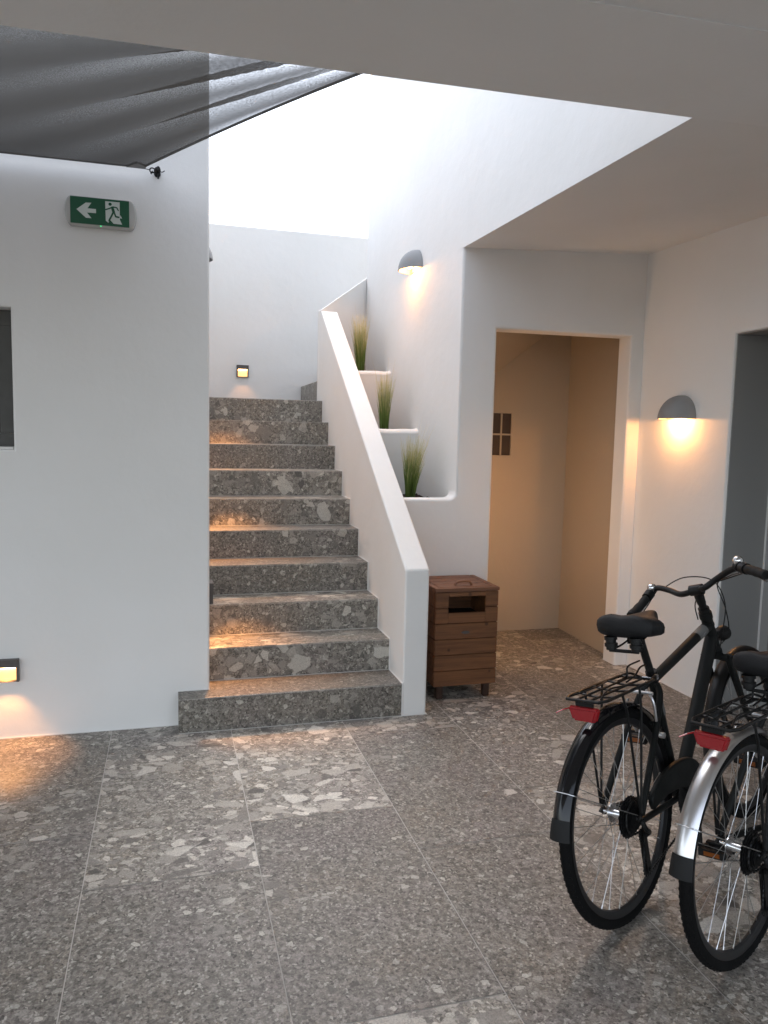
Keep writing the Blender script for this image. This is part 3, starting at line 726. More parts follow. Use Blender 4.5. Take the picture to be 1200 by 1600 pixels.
def sail():
    A = Vector((-0.113, 3.90, 2.755)); P1 = Vector((0.724, 2.9, 2.861))
    B = A+(P1-A)*1.47; B.y = min(B.y, 2.46)
    Cc = Vector((-4.0, 3.90, 2.74)); D = Vector((-4.0, 2.75, 3.05))
    bm = bmesh.new(); lay = bm.verts.layers.float.new('ply')
    ns, nt_ = 90, 110; G = []
    for i in range(ns+1):
        s = i/ns      # 0 at wall edge (A-C), 1 at beam edge (B-D)
        row = []
        for j in range(nt_+1):
            tt = (j/nt_)**1.6   # 0 at A-B edge
            p = (A*(1-s)+B*s)*(1-tt)+(Cc*(1-s)+D*s)*tt
            # catenary cut of the free edge
            cut = 0.04*math.sin(math.pi*s)*(1-tt)**6
            p.x -= cut*0.8; p.y -= cut*0.55
            # shallow sag and folds fanning out of the corner B
            dB = p-B; ang = math.atan2(dB.y, -dB.x); r = dB.length
            amp = 0.024*math.exp(-((r-0.9)/0.9)**2)*(1-math.exp(-r*4))
            fold = math.sin(ang*44+0.6*math.sin(r*2))+0.45*math.sin(ang*77+1.3)
            fade = min(1, s*5)*min(1, 0.15+j/18)
            p.z += amp*fold*fade-0.06*math.sin(math.pi*s)*math.sin(math.pi*min(1, tt*1.5))
            v = bm.verts.new(p)
            pl = 1.0 if j > 1 else 0.0
            # pulled folds close the knit up, slack cloth between them lets light through
            op = 0.5+0.5*math.sin(ang*44+0.6*math.sin(r*2)+0.9)
            near = math.exp(-max(0, r-0.75)/0.50)
            v[lay] = pl*(0.12+1.25*op*near)
            row.append(v)
        G.append(row)
    for i in range(ns):
        for j in range(nt_): bm.faces.new((G[i][j], G[i][j+1], G[i+1][j+1], G[i+1][j]))
    edge = [G[i][0].co.copy() for i in range(ns+1)]; edge2 = [G[0][j].co.copy() for j in range(nt_+1)]
    o = obj('shade_sail', bm, sail_material(), smooth=True, angle=180)
    setp(o, 'dark grey translucent shade sail stretched above the left wall', 'shade sail')
    bm = bmesh.new(); tube(bm, edge, 0.006, 6); tube(bm, edge2, 0.004, 6); obj('hem', bm, M['decal'], o)
    bm = bmesh.new()
    # corner reinforcement with metal ring
    a = A+Vector((0.0, 0, 0))
    prism(bm, [(a.x-0.07, a.y+0.0), (a.x+0.012, a.y-0.002), (a.x+0.02, a.y-0.03), (a.x-0.02, a.y-0.07)], 2, a.z-0.006, a.z+0.004)
    obj('corner_patch', bm, M['decal'], o)
    # wall hook, shackle and strap tail
    h = setp(empty('wall_hook', (-0.045, YW, 2.757)), 'small black hook and shackle tying the sail corner to the left wall', 'hook')
    bm = bmesh.new(); disc(bm, (0, -0.004, 0.0), (0, 1, 0), 0.016, 0.007, 14); tube(bm, [(0, -0.006, 0), (0, -0.03, 0)], 0.0035, 8)
    obj('plate', bm, M['black'], h, smooth=True)
    bm = bmesh.new()
    for cc, rr in (((0.0, -0.042, 0.0), 0.013), ((-0.022, -0.050, 0.0), 0.012)):
        tube(bm, [Vector(cc)+Vector((rr*math.cos(a), 0.3*rr*math.sin(a), rr*math.sin(a))) for a in [2*math.pi*k/14 for k in range(14)]], 0.003, 6, closed=True)
    tube(bm, [(-0.030, -0.052, 0.0), (-0.075, -0.062, 0.002)], 0.0018, 5)
    obj('shackle', bm, M['black'], h, smooth=True)
    bm = bmesh.new(); tube(bm, spline([(-0.002, -0.045, 0.006), (0.005, -0.055, 0.017), (0.012, -0.05, 0.004), (0.006, -0.05, -0.015), (0.004, -0.05, -0.036)], 5), 0.0045, 6)
    tube(bm, spline([(0.008, -0.05, 0.0), (0.022, -0.05, -0.004), (0.034, -0.048, 0.004)], 4), 0.0022, 5); tube(bm, spline([(-0.02, -0.05, -0.004), (-0.028, -0.05, -0.012), (-0.026, -0.05, -0.018)], 4), 0.003, 5)
    bmesh.ops.create_uvsphere(bm, u_segments=10, v_segments=8, radius=0.013, matrix=Matrix.Translation((0.0, -0.052, 0.004)))
    obj('strap_knot', bm, M['rubber2'], h, smooth=True)
sail()

# ------------------------------------------------------------------ wooden bin
def wooden_bin():
    x0, x1, y0, y1, zb, zt = 1.466, 1.856, 4.035, 4.425, 0.082, 0.640
    t = setp(empty('wooden_bin', ((x0+x1)/2, (y0+y1)/2, 0)), 'brown stained wooden litter bin with plank sides and a dark slot', 'litter bin')
    off = -Vector(t.location); r = random.Random(3)
    def part(name, bm, m, par=t):
        lay = bm.loops.layers.float_color.get('tile') or bm.loops.layers.float_color.new('tile')
        o = obj(name, bm, m, par)
        if par is t: o.location = off
        return o
    def planks(bm, lay, lo, hi):
        s = bmesh.new(); box(s, lo, hi); bmesh.ops.bevel(s, geom=s.edges[:], offset=0.003, segments=2, affect='EDGES')
        l2 = s.loops.layers.float_color.new('tile'); v = (r.uniform(0, 30), r.uniform(0, 30), r.uniform(0, 30)); paint(s.faces, l2, v); merge(bm, s)
    n = 6; hgt = (zt-zb)/n; gp = 0.0035; th = 0.02
    bm = bmesh.new(); lay = bm.loops.layers.float_color.new('tile')
    hx0, hx1, hz0, hz1 = 1.546, 1.776, 0.515, 0.612
    for k in range(n):
        a, b = zb+hgt*k+gp/2, zb+hgt*(k+1)-gp/2
        if k < 4:
            planks(bm, lay, (x0+.001, y0, a), (x1-.001, y0+th, b))
        else:
            planks(bm, lay, (x0+.001, y0, a), (hx0, y0+th, b)); planks(bm, lay, (hx1, y0, a), (x1-.001, y0+th, b))
            if k == 4 and hz0 > a: planks(bm, lay, (hx0-.001, y0+.0006, a), (hx1+.001, y0+th, hz0))
            if k == 5: planks(bm, lay, (hx0-.001, y0+.0006, hz1), (hx1+.001, y0+th, b))
        planks(bm, lay, (x0, y0+th+.001, a), (x0+th, y1-th-.001, b)); planks(bm, lay, (x1-th, y0+th+.001, a), (x1, y1-th-.001, b))
        planks(bm, lay, (x0+.001, y1-th, a), (x1-.001, y1, b))
    part('body', bm, M['wood'])
    bm = bmesh.new(); box(bm, (x0+th+.002, y0+th+.03, zb+.01), (x1-th-.002, y1-th-.002, hz0-.06)); box(bm, (x0+th+.001, y0+th+.001, zb+.005), (x1-th-.001, y0+th+.012, hz0-.004)); part('liner', bm, M['liner'])
    # lid: frame and boards
    bm = bmesh.new(); lay = bm.loops.layers.float_color.new('tile')
    z0, z1 = zt+.001, zt+.022
    f = 0.03
    planks(bm, lay, (x0-.004, y0-.004, z0), (x1+.004, y0+f, z1)); planks(bm, lay, (x0-.004, y0+f+.001, z0), (x0+f, y1, z1)); planks(bm, lay, (x1-f, y0+f+.001, z0), (x1+.004, y1, z1))
    nb = 4; yy0 = y0+f+.002; w_ = (y1-yy0)/nb
    for k in range(nb): planks(bm, lay, (x0+f+.002, yy0+w_*k+.001, z0+.001), (x1-f-.002, yy0+w_*(k+1)-.001, z1+.001))
    lid = part('lid', bm, M['woodtop'])
    bm = bmesh.new(); xc = (x0+x1)/2; yh = y0+0.075; tube(bm, spline([(xc-.052, yh, z1), (xc-.047, yh, z1+.014), (xc-.028, yh, z1+.024), (xc+.028, yh, z1+.024), (xc+.047, yh, z1+.014), (xc+.052, yh, z1)], 4), 0.0075, 8, sq=1.3)
    obj('handle', bm, M['woodtop'], lid, smooth=True)
    for (a, b) in ((x0+.03, y0+.022), (x1-.068, y0+.022), (x0+.03, y1-.06), (x1-.068, y1-.06)):
        bm = bmesh.new(); lay = bm.loops.layers.float_color.new('tile'); planks(bm, lay, (a, b, 0.0005), (a+.038, b+.038, zb+.05)); part('leg', bm, M['legwood'])
    bm = bmesh.new()
    xc2 = 1.655; zc = 0.4
    prism(bm, [(xc2+0.026*math.cos(a), zc+0.009*math.sin(a)) for a in [2*math.pi*k/20 for k in range(20)]], 1, y0-.003, y0-.0005)
    disc(bm, (xc2-.012, y0-.005, zc), (0, 1, 0), .006, .005, 12)
    part('lock_plate', bm, M['bronze'])
wooden_bin()

# ------------------------------------------------------------------ grasses
def grass_material():
    m, t, b = nodes('grass_blade'); L = t.links
    at = N(t, 'ShaderNodeAttribute', attribute_name='tip')
    cr = N(t, 'ShaderNodeValToRGB'); e = cr.color_ramp.elements; e.new(0.5); e.new(0.75)
    for k, (p, c) in enumerate(((0.0, (0.05, 0.09, 0.012)), (0.50, (0.13, 0.20, 0.03)), (0.68, (0.45, 0.42, 0.17)), (1.0, (0.78, 0.66, 0.40)))):
        e[k].position = p; e[k].color = (*c, 1)
    L.new(at.outputs['Fac'], cr.inputs[0]); L.new(cr.outputs[0], b.inputs['Base Color']); b.inputs['Roughness'].default_value = 0.55
    return m
GM = grass_material()
def grass(loc, h, label, seed, lean=(0, 0), spread=0.05, stray=3):
    r = random.Random(seed); bm = bmesh.new(); lay = bm.verts.layers.float.new('tip')
    nb = 650
    for i in range(nb):
        a = r.uniform(0, 2*math.pi); rr = 0.030*math.sqrt(r.random()); base = Vector((rr*math.cos(a), rr*math.sin(a), -0.02))
        hh = h*r.uniform(0.45, 1.0)*(1.0 if r.random() > 0.25 else 0.7)
        wob = r.uniform(0.2, 1.0)**1.5; a2 = a+r.uniform(-0.7, 0.7)
        out = Vector((math.cos(a2), math.sin(a2), 0))*spread*wob*(hh/h)+Vector((lean[0], lean[1], 0))*(hh/h)
        if i < stray: hh = h*r.uniform(1.05, 1.28); out *= 1.9
        wd = r.uniform(0.0017, 0.0034); pa = r.uniform(0, math.pi); side = Vector((math.cos(pa), math.sin(pa), 0))
        hue = r.uniform(-0.12, 0.15); prev = None; n = 5
        for k in range(n+1):
            s = k/n; p = base+out*(s**1.8)+Vector((0, 0, hh*s*(1-0.06*wob*s)))
            ww = wd*(1-s*0.85)
            q = [bm.verts.new(p-side*ww), bm.verts.new(p+side*ww)]
            for v in q: v[lay] = min(1, max(0, s*(hh/h)**0.5*0.95+hue*(0.3+s)))
            if prev: bm.faces.new((prev[0], prev[1], q[1], q[0]))
            prev = q
    o = obj('grass_plant', bm, GM); o.location = loc
    return setp(o, label, 'plant', 'ornamental grasses in the planters')
grass((1.540, 4.80, 1.10), 0.47, 'feathery grass tuft with stray stalks in the lowest planter', 21, (0.03, 0), 0.095, 8)
grass((1.548, 5.50, 1.53), 0.50, 'dense green grass tuft with straw tips in the middle planter', 22, (0.0, 0), 0.07, 3)
grass((1.535, 6.22, 2.00), 0.56, 'slender green grass tuft in the highest planter by the slanting parapet', 23, (-0.015, 0), 0.078, 4)

# ------------------------------------------------------------------ bicycles (local: x right, y forward, z up; origin = rear tyre contact)
RW, UF = 0.337, 1.035
def arc_pts(cy, cz, r, a0, a1, n, x=0.0):
    return [(x, cy+r*math.cos(R(a0+(a1-a0)*k/n)), cz+r*math.sin(R(a0+(a1-a0)*k/n))) for k in range(n+1)]
def wheel(root, cy, rear):
    c = (0, cy, RW)
    bm = bmesh.new()
    prof = [(0.3015+dr, x) for dr, x in ((0.006, -0.0125), (-0.006, -0.0115), (-0.016, -0.007), (-0.020, 0.0), (-0.016, 0.007), (-0.006, 0.0115), (0.006, 0.0125), (0.002, 0.009), (0.002, -0.009))]
    ring_profile(bm, c, prof, 72)
    wh = obj('wheel', bm, M['rim'], root, smooth=True)
    bm = bmesh.new()
    minor = 0.0185; prof = []
    for k in range(14):
        a = 2*math.pi*k/14; prof.append((RW-minor+minor*math.cos(a)*1.0, minor*1.0*math.sin(a)))
    ring_profile(bm, c, prof, 84)
    # tread blocks
    nb = 96
    for i in range(nb):
        a = 2*math.pi*i/nb
        for sx in (-1, 1):
            aa = a+(math.pi/nb if sx > 0 else 0); da = 0.022
            V = []
            for rr in (RW-0.006, RW+0.0012):
                for (dx, dd) in ((0.004, -da), (0.0150, -da*0.4), (0.0150, da*0.7), (0.004, da*0.3)):
                    rad = rr-(0.0065 if dx > 0.01 else 0)
                    V.append(bm.verts.new((c[0]+sx*dx, c[1]+rad*math.cos(aa+dd), c[2]+rad*math.sin(aa+dd))))
            for f in ((4, 5, 6, 7), (0, 1, 5, 4), (1, 2, 6, 5), (2, 3, 7, 6), (3, 0, 4, 7)): bm.faces.new([V[k] for k in f])
    bmesh.ops.recalc_face_normals(bm, faces=bm.faces[:])
    obj('tyre', bm, M['rubber'], wh, smooth=True, angle=40)
    bm = bmesh.new(); n = 32
    for i in range(n):
        side = 1 if i % 2 else -1; xh = side*(0.030 if not (rear and side > 0) else 0.022)
        ah = 2*math.pi*i/n+(0.95 if (i//2) % 2 else -0.95); ar = 2*math.pi*i/n
        rh = 0.026
        p0 = (xh, cy+rh*math.cos(ah), RW+rh*math.sin(ah)); p1 = (side*0.002, cy+0.284*math.cos(ar), RW+0.284*math.sin(ar))
        tube(bm, [p0, p1], 0.00105, 5)
        d = (Vector(p0)-Vector(p1)).normalized(); tube(bm, [Vector(p1), Vector(p1)+d*0.012], 0.002, 5)
    obj('spokes', bm, M['spoke'], wh)
    bm = bmesh.new()
    disc(bm, (0, cy, RW), (1, 0, 0), 0.0145, 0.062, 20)
    for x in (-0.030, 0.022 if rear else 0.030): disc(bm, (x, cy, RW), (1, 0, 0), 0.029, 0.003, 24)
    disc(bm, (0, cy, RW), (1, 0, 0), 0.0055, 0.135, 12)
    obj('hub', bm, M['chrome'], wh, smooth=True)
    bm = bmesh.new()
    for x in (-0.066, 0.068):
        bm = bmesh.new(); disc(bm, (x, cy, RW), (1, 0, 0), 0.0095, 0.008, 6); obj('axle_nut', bm, M['black'], wh)
    if rear:
        bm = bmesh.new(); nr = 7
        for k in range(nr):
            rr = 0.064-0.0052*k; x = 0.028+0.0042*k; nt = 2*int(rr*360); pts = []
            for q in range(nt): pts.append((cy+(rr+(0.003 if q % 2 else -0.001))*math.cos(2*math.pi*q/nt), RW+(rr+(0.003 if q % 2 else -0.001))*math.sin(2*math.pi*q/nt)))
            s = bmesh.new(); prism(s, pts, 0, x, x+0.0018); merge(bm, s)
        disc(bm, (0.042, cy, RW), (1, 0, 0), 0.02, 0.03, 20)
        obj('cassette', bm, M['black'], wh)
    return wh
def fender(root, cy, a0, a1, mat, flap):
    bm = bmesh.new(); hw = 0.028; prof = []
    for k in range(9):
        s = -1+2*k/8; prof.append((0.357-0.013*(abs(s)**2.2), hw*s))
    for s, dr in ((1.0, 0.0016), ): pass
    prof += [(rr-0.0016, x*0.96) for rr, x in prof[::-1]]
    n = 46; rings = []
    for i in range(n+1):
        a = R(a0+(a1-a0)*i/n)
        rings.append([bm.verts.new((x, cy+rr*math.cos(a), RW+rr*math.sin(a))) for rr, x in prof])
    k = len(prof)
    for i in range(n):
        for j in range(k): bm.faces.new((rings[i][j], rings[i][(j+1) % k], rings[i+1][(j+1) % k], rings[i+1][j]))
    bm.faces.new(rings[0]); bm.faces.new(rings[-1][::-1])
    bmesh.ops.recalc_face_normals(bm, faces=bm.faces[:])
    fd = obj('fender', bm, mat, root, smooth=True, angle=60)
    # rubber mudflap at the low end
    bm = bmesh.new(); rings = []
    for i in range(7):
        a = R(a1-2+9.5*i/6); e = i/6
        rings.append([bm.verts.new((x*(1.08+0.12*e), cy+(rr+0.0025+0.004*e)*math.cos(a), RW+(rr+0.0025+0.004*e)*math.sin(a))) for rr, x in prof])
    for i in range(6):
        for j in range(k): bm.faces.new((rings[i][j], rings[i][(j+1) % k], rings[i+1][(j+1) % k], rings[i+1][j]))
    bm.faces.new(rings[0]); bm.faces.new(rings[-1][::-1]); bmesh.ops.recalc_face_normals(bm, faces=bm.faces[:])
    obj('mudflap', bm, M['rubber2'], fd, smooth=True, angle=50)
    # wire stay
    a = R(flap); bm = bmesh.new(); rr = 0.361
    pts = [(-0.060, cy+0.0, RW+0.012), (-0.034, cy+(rr-.012)*math.cos(a), RW+(rr-.012)*math.sin(a)), (-0.024, cy+rr*math.cos(a), RW+rr*math.sin(a)), (0.024, cy+rr*math.cos(a), RW+rr*math.sin(a)), (0.034, cy+(rr-.012)*math.cos(a), RW+(rr-.012)*math.sin(a)), (0.060, cy, RW+0.012)]
    tube(bm, pts, 0.0016, 6); obj('fender_stay', bm, M['spoke'], fd, smooth=True)
    return fd
def bicycle(xy, heading, lean, fender_mat, label, saddle_dz=0.0, saddle_dy=0.0, saddle_turn=0.0, steer=0.0):
    F = Vector((math.sin(heading), math.cos(heading), 0)); Rt = Vector((math.cos(heading), -math.sin(heading), 0)); U = Vector((0, 0, 1))
    c, s = math.cos(lean), math.sin(lean)
    X = c*Rt-s*U; Z = c*U+s*Rt
    root = setp(empty('bicycle'), label, 'bicycle', 'city bicycles parked side by side')
    m = Matrix((X, F, Z)).transposed().to_4x4(); m.translation = (xy[0], xy[1], 0.0); root.matrix_world = m
    p = lambda u, v, w_: (v, u, w_)
    BB = p(0.388, 0, 0.293); SC = p(0.278, 0, 0.725); HT = p(0.745, 0, 0.862); HB = p(0.797, 0, 0.742); AX = p(0, 0, RW)
    wheel(root, 0.0, True)
    fw = wheel(root, UF, False)
    # frame
    bm = bmesh.new()
    tube(bm, [p(0.285, 0, 0.714), p(0.52, 0, 0.770), p(0.772, 0, 0.830)], [0.0170, 0.0188, 0.0205], 14)
    tube(bm, [p(0.788, 0, 0.785), p(0.62, 0, 0.560), p(0.412, 0, 0.300)], [0.0245, 0.025, 0.022], 14, sq=1.1)
    tube(bm, [BB, SC], [0.0185, 0.0165], 14)
    tube(bm, [p(0.812, 0, 0.708), HT], 0.0215, 16); tube(bm, [p(0.738, 0, 0.880), p(0.748, 0, 0.856)], 0.0245, 16); tube(bm, [p(0.806, 0, 0.722), p(0.816, 0, 0.700)], 0.0245, 16)
    for sx in (-1, 1):
        tube(bm, spline([p(0.276, sx*0.016, 0.700), p(0.245, sx*0.038, 0.655), p(0.13, sx*0.055, 0.505), p(0.012, sx*0.066, 0.35)], 5), 0.0108, 10)
        tube(bm, spline([p(0.385, sx*0.020, 0.290), p(0.31, sx*0.036, 0.297), p(0.15, sx*0.056, 0.318), p(0.01, sx*0.066, 0.330)], 5), 0.010, 10)
        tube(bm, [p(0.02, sx*0.066, 0.352), p(-0.012, sx*0.066, 0.337), p(0.02, sx*0.066, 0.326)], 0.006, 8)
    tube(bm, [p(0.205, -0.04, 0.585), p(0.205, 0.04, 0.585)], 0.006, 8)
    disc(bm, BB, (1, 0, 0), 0.021, 0.070, 18)
    fr = obj('frame', bm, M['matte'], root, smooth=True, angle=50)
    bm = bmesh.new(); a = Vector(p(0.640, 0, 0.7986)); b = Vector(p(0.712, 0, 0.8157)); tube(bm, [a, b], [0.0201, 0.0208], 16); obj('frame_decal', bm, M['decal'], fr, smooth=True); bm = bmesh.new()
    tube(bm, [p(0.298, 0, 0.655), p(0.318, 0, 0.585)], [0.0176, 0.0182], 16); obj('frame_decal', bm, M['decal'], fr, smooth=True)
    bm = bmesh.new()
    for k, (u0, w0) in enumerate(((0.655, 0.806), (0.668, 0.809))):
        tube(bm, [p(u0, 0.0212, w0-0.004+k*0.003), p(u0+0.018, 0.0217, w0+0.002+k*0.003)], 0.0012, 4)
    obj('frame_mark', bm, M['decal2'], fr)
    # fork
    bm = bmesh.new(); tube(bm, [p(0.808, -0.048, 0.690), p(0.806, 0, 0.700), p(0.808, 0.048, 0.690)], 0.015, 10)
    for sx in (-1, 1):
        tube(bm, spline([p(0.812, sx*0.048, 0.700), p(0.87, sx*0.050, 0.58), p(0.955, sx*0.055, 0.42), p(UF, sx*0.058, RW)], 5), [0.0165]*7+[0.015, 0.014, 0.013, 0.0125, 0.012, 0.0115, 0.011, 0.010], 10) if False else tube(bm, spline([p(0.812, sx*0.046, 0.700), p(0.87, sx*0.048, 0.58), p(0.955, sx*0.053, 0.42), p(UF, sx*0.056, RW)], 5), [0.016-0.0004*k for k in range(16)], 10)
    obj('fork', bm, M['matte'], root, smooth=True)
    # seat post and saddle
    sz = 0.918+saddle_dz; sy = saddle_dy
    bm = bmesh.new(); tube(bm, [p(0.285, 0, 0.70), p(0.196+sy*0.6, 0, 0.905+saddle_dz)], 0.0135, 14); tube(bm, [p(0.283, 0, 0.715), p(0.270, 0, 0.745)], 0.0195, 14)
    sp = obj('seat_post', bm, M['black'], root, smooth=True)
    bm = bmesh.new(); tube(bm, [p(0.235, -0.012, 0.728), p(0.235, 0.03, 0.728)], 0.006, 8); disc(bm, p(0.248, 0.030, 0.732), (1, 0, 0), 0.009, 0.01, 12); obj('seat_clamp', bm, M['chrome'], sp, smooth=True)
    sd = empty('saddle_pivot') if False else None
    bm = bmesh.new(); ns, nk = 26, 20; rings = []
    for i in range(ns+1):
        s = i/ns; u = 0.080+0.255*s
        hwid = 0.103*(math.sin(math.pi*min(1, (s*1.9+0.10)*0.5))**0.55) if s < 0.42 else None
        wmid = 0.106*(math.sin(math.pi*0.5*min(1, (0.42*1.9+0.10)))**0.55)
        if s >= 0.42:
            q = (s-0.42)/0.58; hwid = wmid*(1-q)**2.0*0.78+wmid*0.22*math.sqrt(max(0, 1-q**6))+0.0
        if s < 0.14: hwid = 0.104*math.sqrt(max(0.0, 1-((0.14-s)/0.145)**2))*0.86+0.012
        hwid = max(hwid, 0.004)
        zc = sz+0.004*(1-s)+0.006*math.cos(s*7); th = 0.055*(1-0.42*s)*(math.sqrt(max(0.02, 1-((0.12-s)/0.125)**2)) if s < 0.12 else 1)*(math.sqrt(max(0.02, 1-((s-0.9)/0.1)**2)) if s > 0.9 else 1)
        ring = []
        for k in range(nk):
            a = 2*math.pi*k/nk; ca, sa = math.cos(a), math.sin(a)
            x = hwid*abs(ca)**0.75*(1 if ca >= 0 else -1)
            z = zc+(th*0.78*abs(sa)**0.85 if sa >= 0 else -th*0.75*abs(sa)**0.5)
            if sa > 0: z -= 0.008*math.exp(-(x/0.02)**2)*(1-s)
            ring.append(bm.verts.new((x, u, z)))
        rings.append(ring)
    for i in range(ns):
        for k in range(nk): bm.faces.new((rings[i][k], rings[i][(k+1) % nk], rings[i+1][(k+1) % nk], rings[i+1][k]))
    bm.faces.new(rings[0]); bm.faces.new(rings[-1][::-1]); bmesh.ops.recalc_face_normals(bm, faces=bm.faces[:])
    rot = Matrix.Translation((0, 0.17, 0)) @ Matrix.Rotation(saddle_turn, 4, 'Z') @ Matrix.Translation((0, -0.17+sy, 0))
    bmesh.ops.transform(bm, matrix=rot, verts=bm.verts[:])
    sad = obj('saddle', bm, M['leather'], root, smooth=True, angle=60)
    bm = bmesh.new()
    for sx in (-1, 1):
        for k in range(4): disc(bm, (sx*0.045, 0.10, sz-0.033-0.011*k), (0, 0, 1), 0.0215 if k % 2 == 0 else 0.017, 0.010, 16)
        tube(bm, spline([(sx*0.045, 0.10, sz-0.072), (sx*0.026, 0.14, sz-0.060), (sx*0.024, 0.22, sz-0.040), (sx*0.008, 0.29, sz-0.012)], 4), 0.0035, 6)
    tube(bm, [(-0.052, 0.10, sz-0.074), (0.052, 0.10, sz-0.074)], 0.006, 8)
    box(bm, (-0.022, 0.165, sz-0.062), (0.022, 0.205, sz-0.028))
    bmesh.ops.transform(bm, matrix=rot, verts=bm.verts[:])
    obj('springs', bm, M['black'], sad, smooth=True)
    # stem, handlebar
    bm = bmesh.new(); tube(bm, [p(0.748, 0, 0.862), p(0.712, 0, 0.925)], 0.0145, 12); tube(bm, [p(0.716, 0, 0.918), p(0.684, 0, 0.972)], [0.0165, 0.019], 12)
    tube(bm, [p(0.680, -0.024, 0.970), p(0.680, 0.024, 0.978)], 0.021, 14); tube(bm, [p(0.738, 0, 0.878), p(0.728, 0, 0.898)], 0.021, 14)
    obj('stem', bm, M['black'], root, smooth=True)
    left = [p(0.680, 0, 0.975), p(0.700, -0.07, 0.953), p(0.745, -0.140, 0.962), p(0.775, -0.205, 0.966), p(0.770, -0.235, 0.945), p(0.70, -0.243, 0.905), p(0.61, -0.245, 0.875)]
    right = [p(0.680, 0, 0.975), p(0.662, 0.04, 0.986), p(0.665, 0.085, 1.018), p(0.640, 0.150, 1.055), p(0.605, 0.205, 1.066), p(0.555, 0.262, 1.060), p(0.50, 0.32, 1.052)]
    bm = bmesh.new(); path = spline(left[::-1]+right[1:], 6); tube(bm, path, 0.0118, 12)
    hb = obj('handlebar', bm, M['black'], root, smooth=True)
    for pts_, sx in ((left, -1), (right, 1)):
        seg = spline(pts_[-3:], 6); a = Vector(seg[2]); seg = seg[3:]
        bm = bmesh.new(); tube(bm, seg, [0.0175 if k % 3 else 0.0160 for k in range(len(seg))], 12); obj('grip', bm, M['rubber2'], hb, smooth=True)
        d = (Vector(seg[0])-Vector(seg[1])).normalized()
        bm = bmesh.new(); tube(bm, [Vector(seg[0])+d*0.004, Vector(seg[0])+d*0.036], 0.0205, 14); tube(bm, [Vector(seg[0])+d*0.05, Vector(seg[0])+d*0.072], 0.018, 12)
        obj('shifter', bm, M['black'], hb, smooth=True)
        c0 = Vector(seg[0])+d*0.062
        bm = bmesh.new(); lv = Vector((sx*0.012, 0.030, -0.018))
        tube(bm, [c0, c0+lv, c0+lv-d*0.03], 0.006, 8); obj('brake_clamp', bm, M['black'], hb, smooth=True)
        bm = bmesh.new(); tube(bm, spline([c0+lv-d*0.02, c0+lv-d*0.07+Vector((0, 0.008, -0.006)), c0+lv-d*0.14+Vector((0, 0.0, -0.012))], 5), 0.0048, 8, sq=1.6); obj('brake_lever', bm, M['chrome'], hb, smooth=True)
        bm = bmesh.new(); bc = c0+Vector((0, 0.0, 0.022)) if sx > 0 else Vector(left[4])+Vector((0.006, 0.005, 0.022))
        bmesh.ops.create_uvsphere(bm, u_segments=16, v_segments=10, radius=0.0185, matrix=Matrix.Translation(bc)); obj('bell' if sx < 0 else 'adjuster', bm, M['chrome'], hb, smooth=True)
    # cables
    for k, pts_ in enumerate(([p(0.79, -0.20, 0.955), p(0.86, -0.13, 1.00), p(0.90, -0.03, 0.985), p(0.86, 0.03, 0.90), p(0.84, 0.02, 0.79), p(0.85, 0.0, 0.72)],
                              [p(0.63, 0.18, 1.045), p(0.74, 0.10, 1.02), p(0.80, 0.03, 0.98), p(0.86, 0.03, 0.88), p(0.90, 0.02, 0.78), p(0.87, 0.0, 0.735)],
                              [p(0.64, 0.20, 1.045), p(0.72, 0.12, 1.02), p(0.75, 0.0, 0.975), p(0.76, -0.045, 0.91), p(0.74, -0.03, 0.85)])):
        bm = bmesh.new(); tube(bm, spline(pts_, 7), 0.0024, 6); obj('cable', bm, M['black'], root, smooth=True)
    # front lamp
    bm = bmesh.new(); tube(bm, [p(0.845, 0, 0.775), p(0.865, 0, 0.775), p(0.90, 0, 0.775)], [0.014, 0.028, 0.03], 16); obj('front_light', bm, M['black'], root, smooth=True)
    # fenders
    fender(root, 0.0, 28, 166, fender_mat, 152)
    ffd = fender(root, UF, 32, 196, M['black'] if fender_mat != M['alu'] else M['alu'], 165)
    # luggage rack
    bm = bmesh.new(); zr = 0.742
    ol = [(-0.062, 0.17), (-0.066, 0.02), (-0.066, -0.14), (-0.055, -0.172), (0.055, -0.172), (0.066, -0.14), (0.066, 0.02), (0.062, 0.17)]
    tube(bm, [(x, y, zr) for x, y in ol], 0.0052, 8)
    tube(bm, [(-0.062, 0.17, zr), (0.062, 0.17, zr)], 0.0045, 6)
    for x in (-0.022, 0.022): tube(bm, [(x, -0.172, zr), (x, 0.17, zr)], 0.0038, 6)
    for y in (-0.09, 0.0, 0.09): tube(bm, spline([(-0.066, y, zr), (0, y, zr-0.007), (0.066, y, zr)], 3), 0.0036, 6)
    for x in (-0.05, 0.05): tube(bm, spline([(x, -0.150, zr+0.004), (x*0.5, -0.05, zr+0.012), (x, 0.06, zr+0.006)], 4), 0.0028, 6)
    for sx in (-1, 1):
        tube(bm, [(sx*0.066, -0.05, zr), (sx*0.070, -0.035, zr-0.06), (sx*0.070, 0.0, RW+0.02)], 0.0042, 7)
        tube(bm, [(sx*0.066, 0.06, zr), (sx*0.070, 0.055, zr-0.06), (sx*0.070, 0.004, RW+0.02)], 0.0042, 7)
        tube(bm, spline([(sx*0.058, 0.15, zr), (sx*0.045, 0.21, zr+0.003), (sx*0.02, 0.262, 0.715)], 4), 0.0042, 7)
    tube(bm, spline([(-0.03, 0.10, zr), (-0.03, 0.16, zr+0.006), (-0.03, 0.17, zr+0.035), (-0.028, 0.25, zr+0.040)], 4), 0.0032, 6)
    tube(bm, spline([(0.0, 0.10, zr), (0.0, 0.16, zr+0.01), (0.0, 0.2, zr+0.03), (0.0, 0.26, zr+0.03)], 4), 0.0032, 6)
    rk = obj('luggage_rack', bm, M['black'], root, smooth=True)
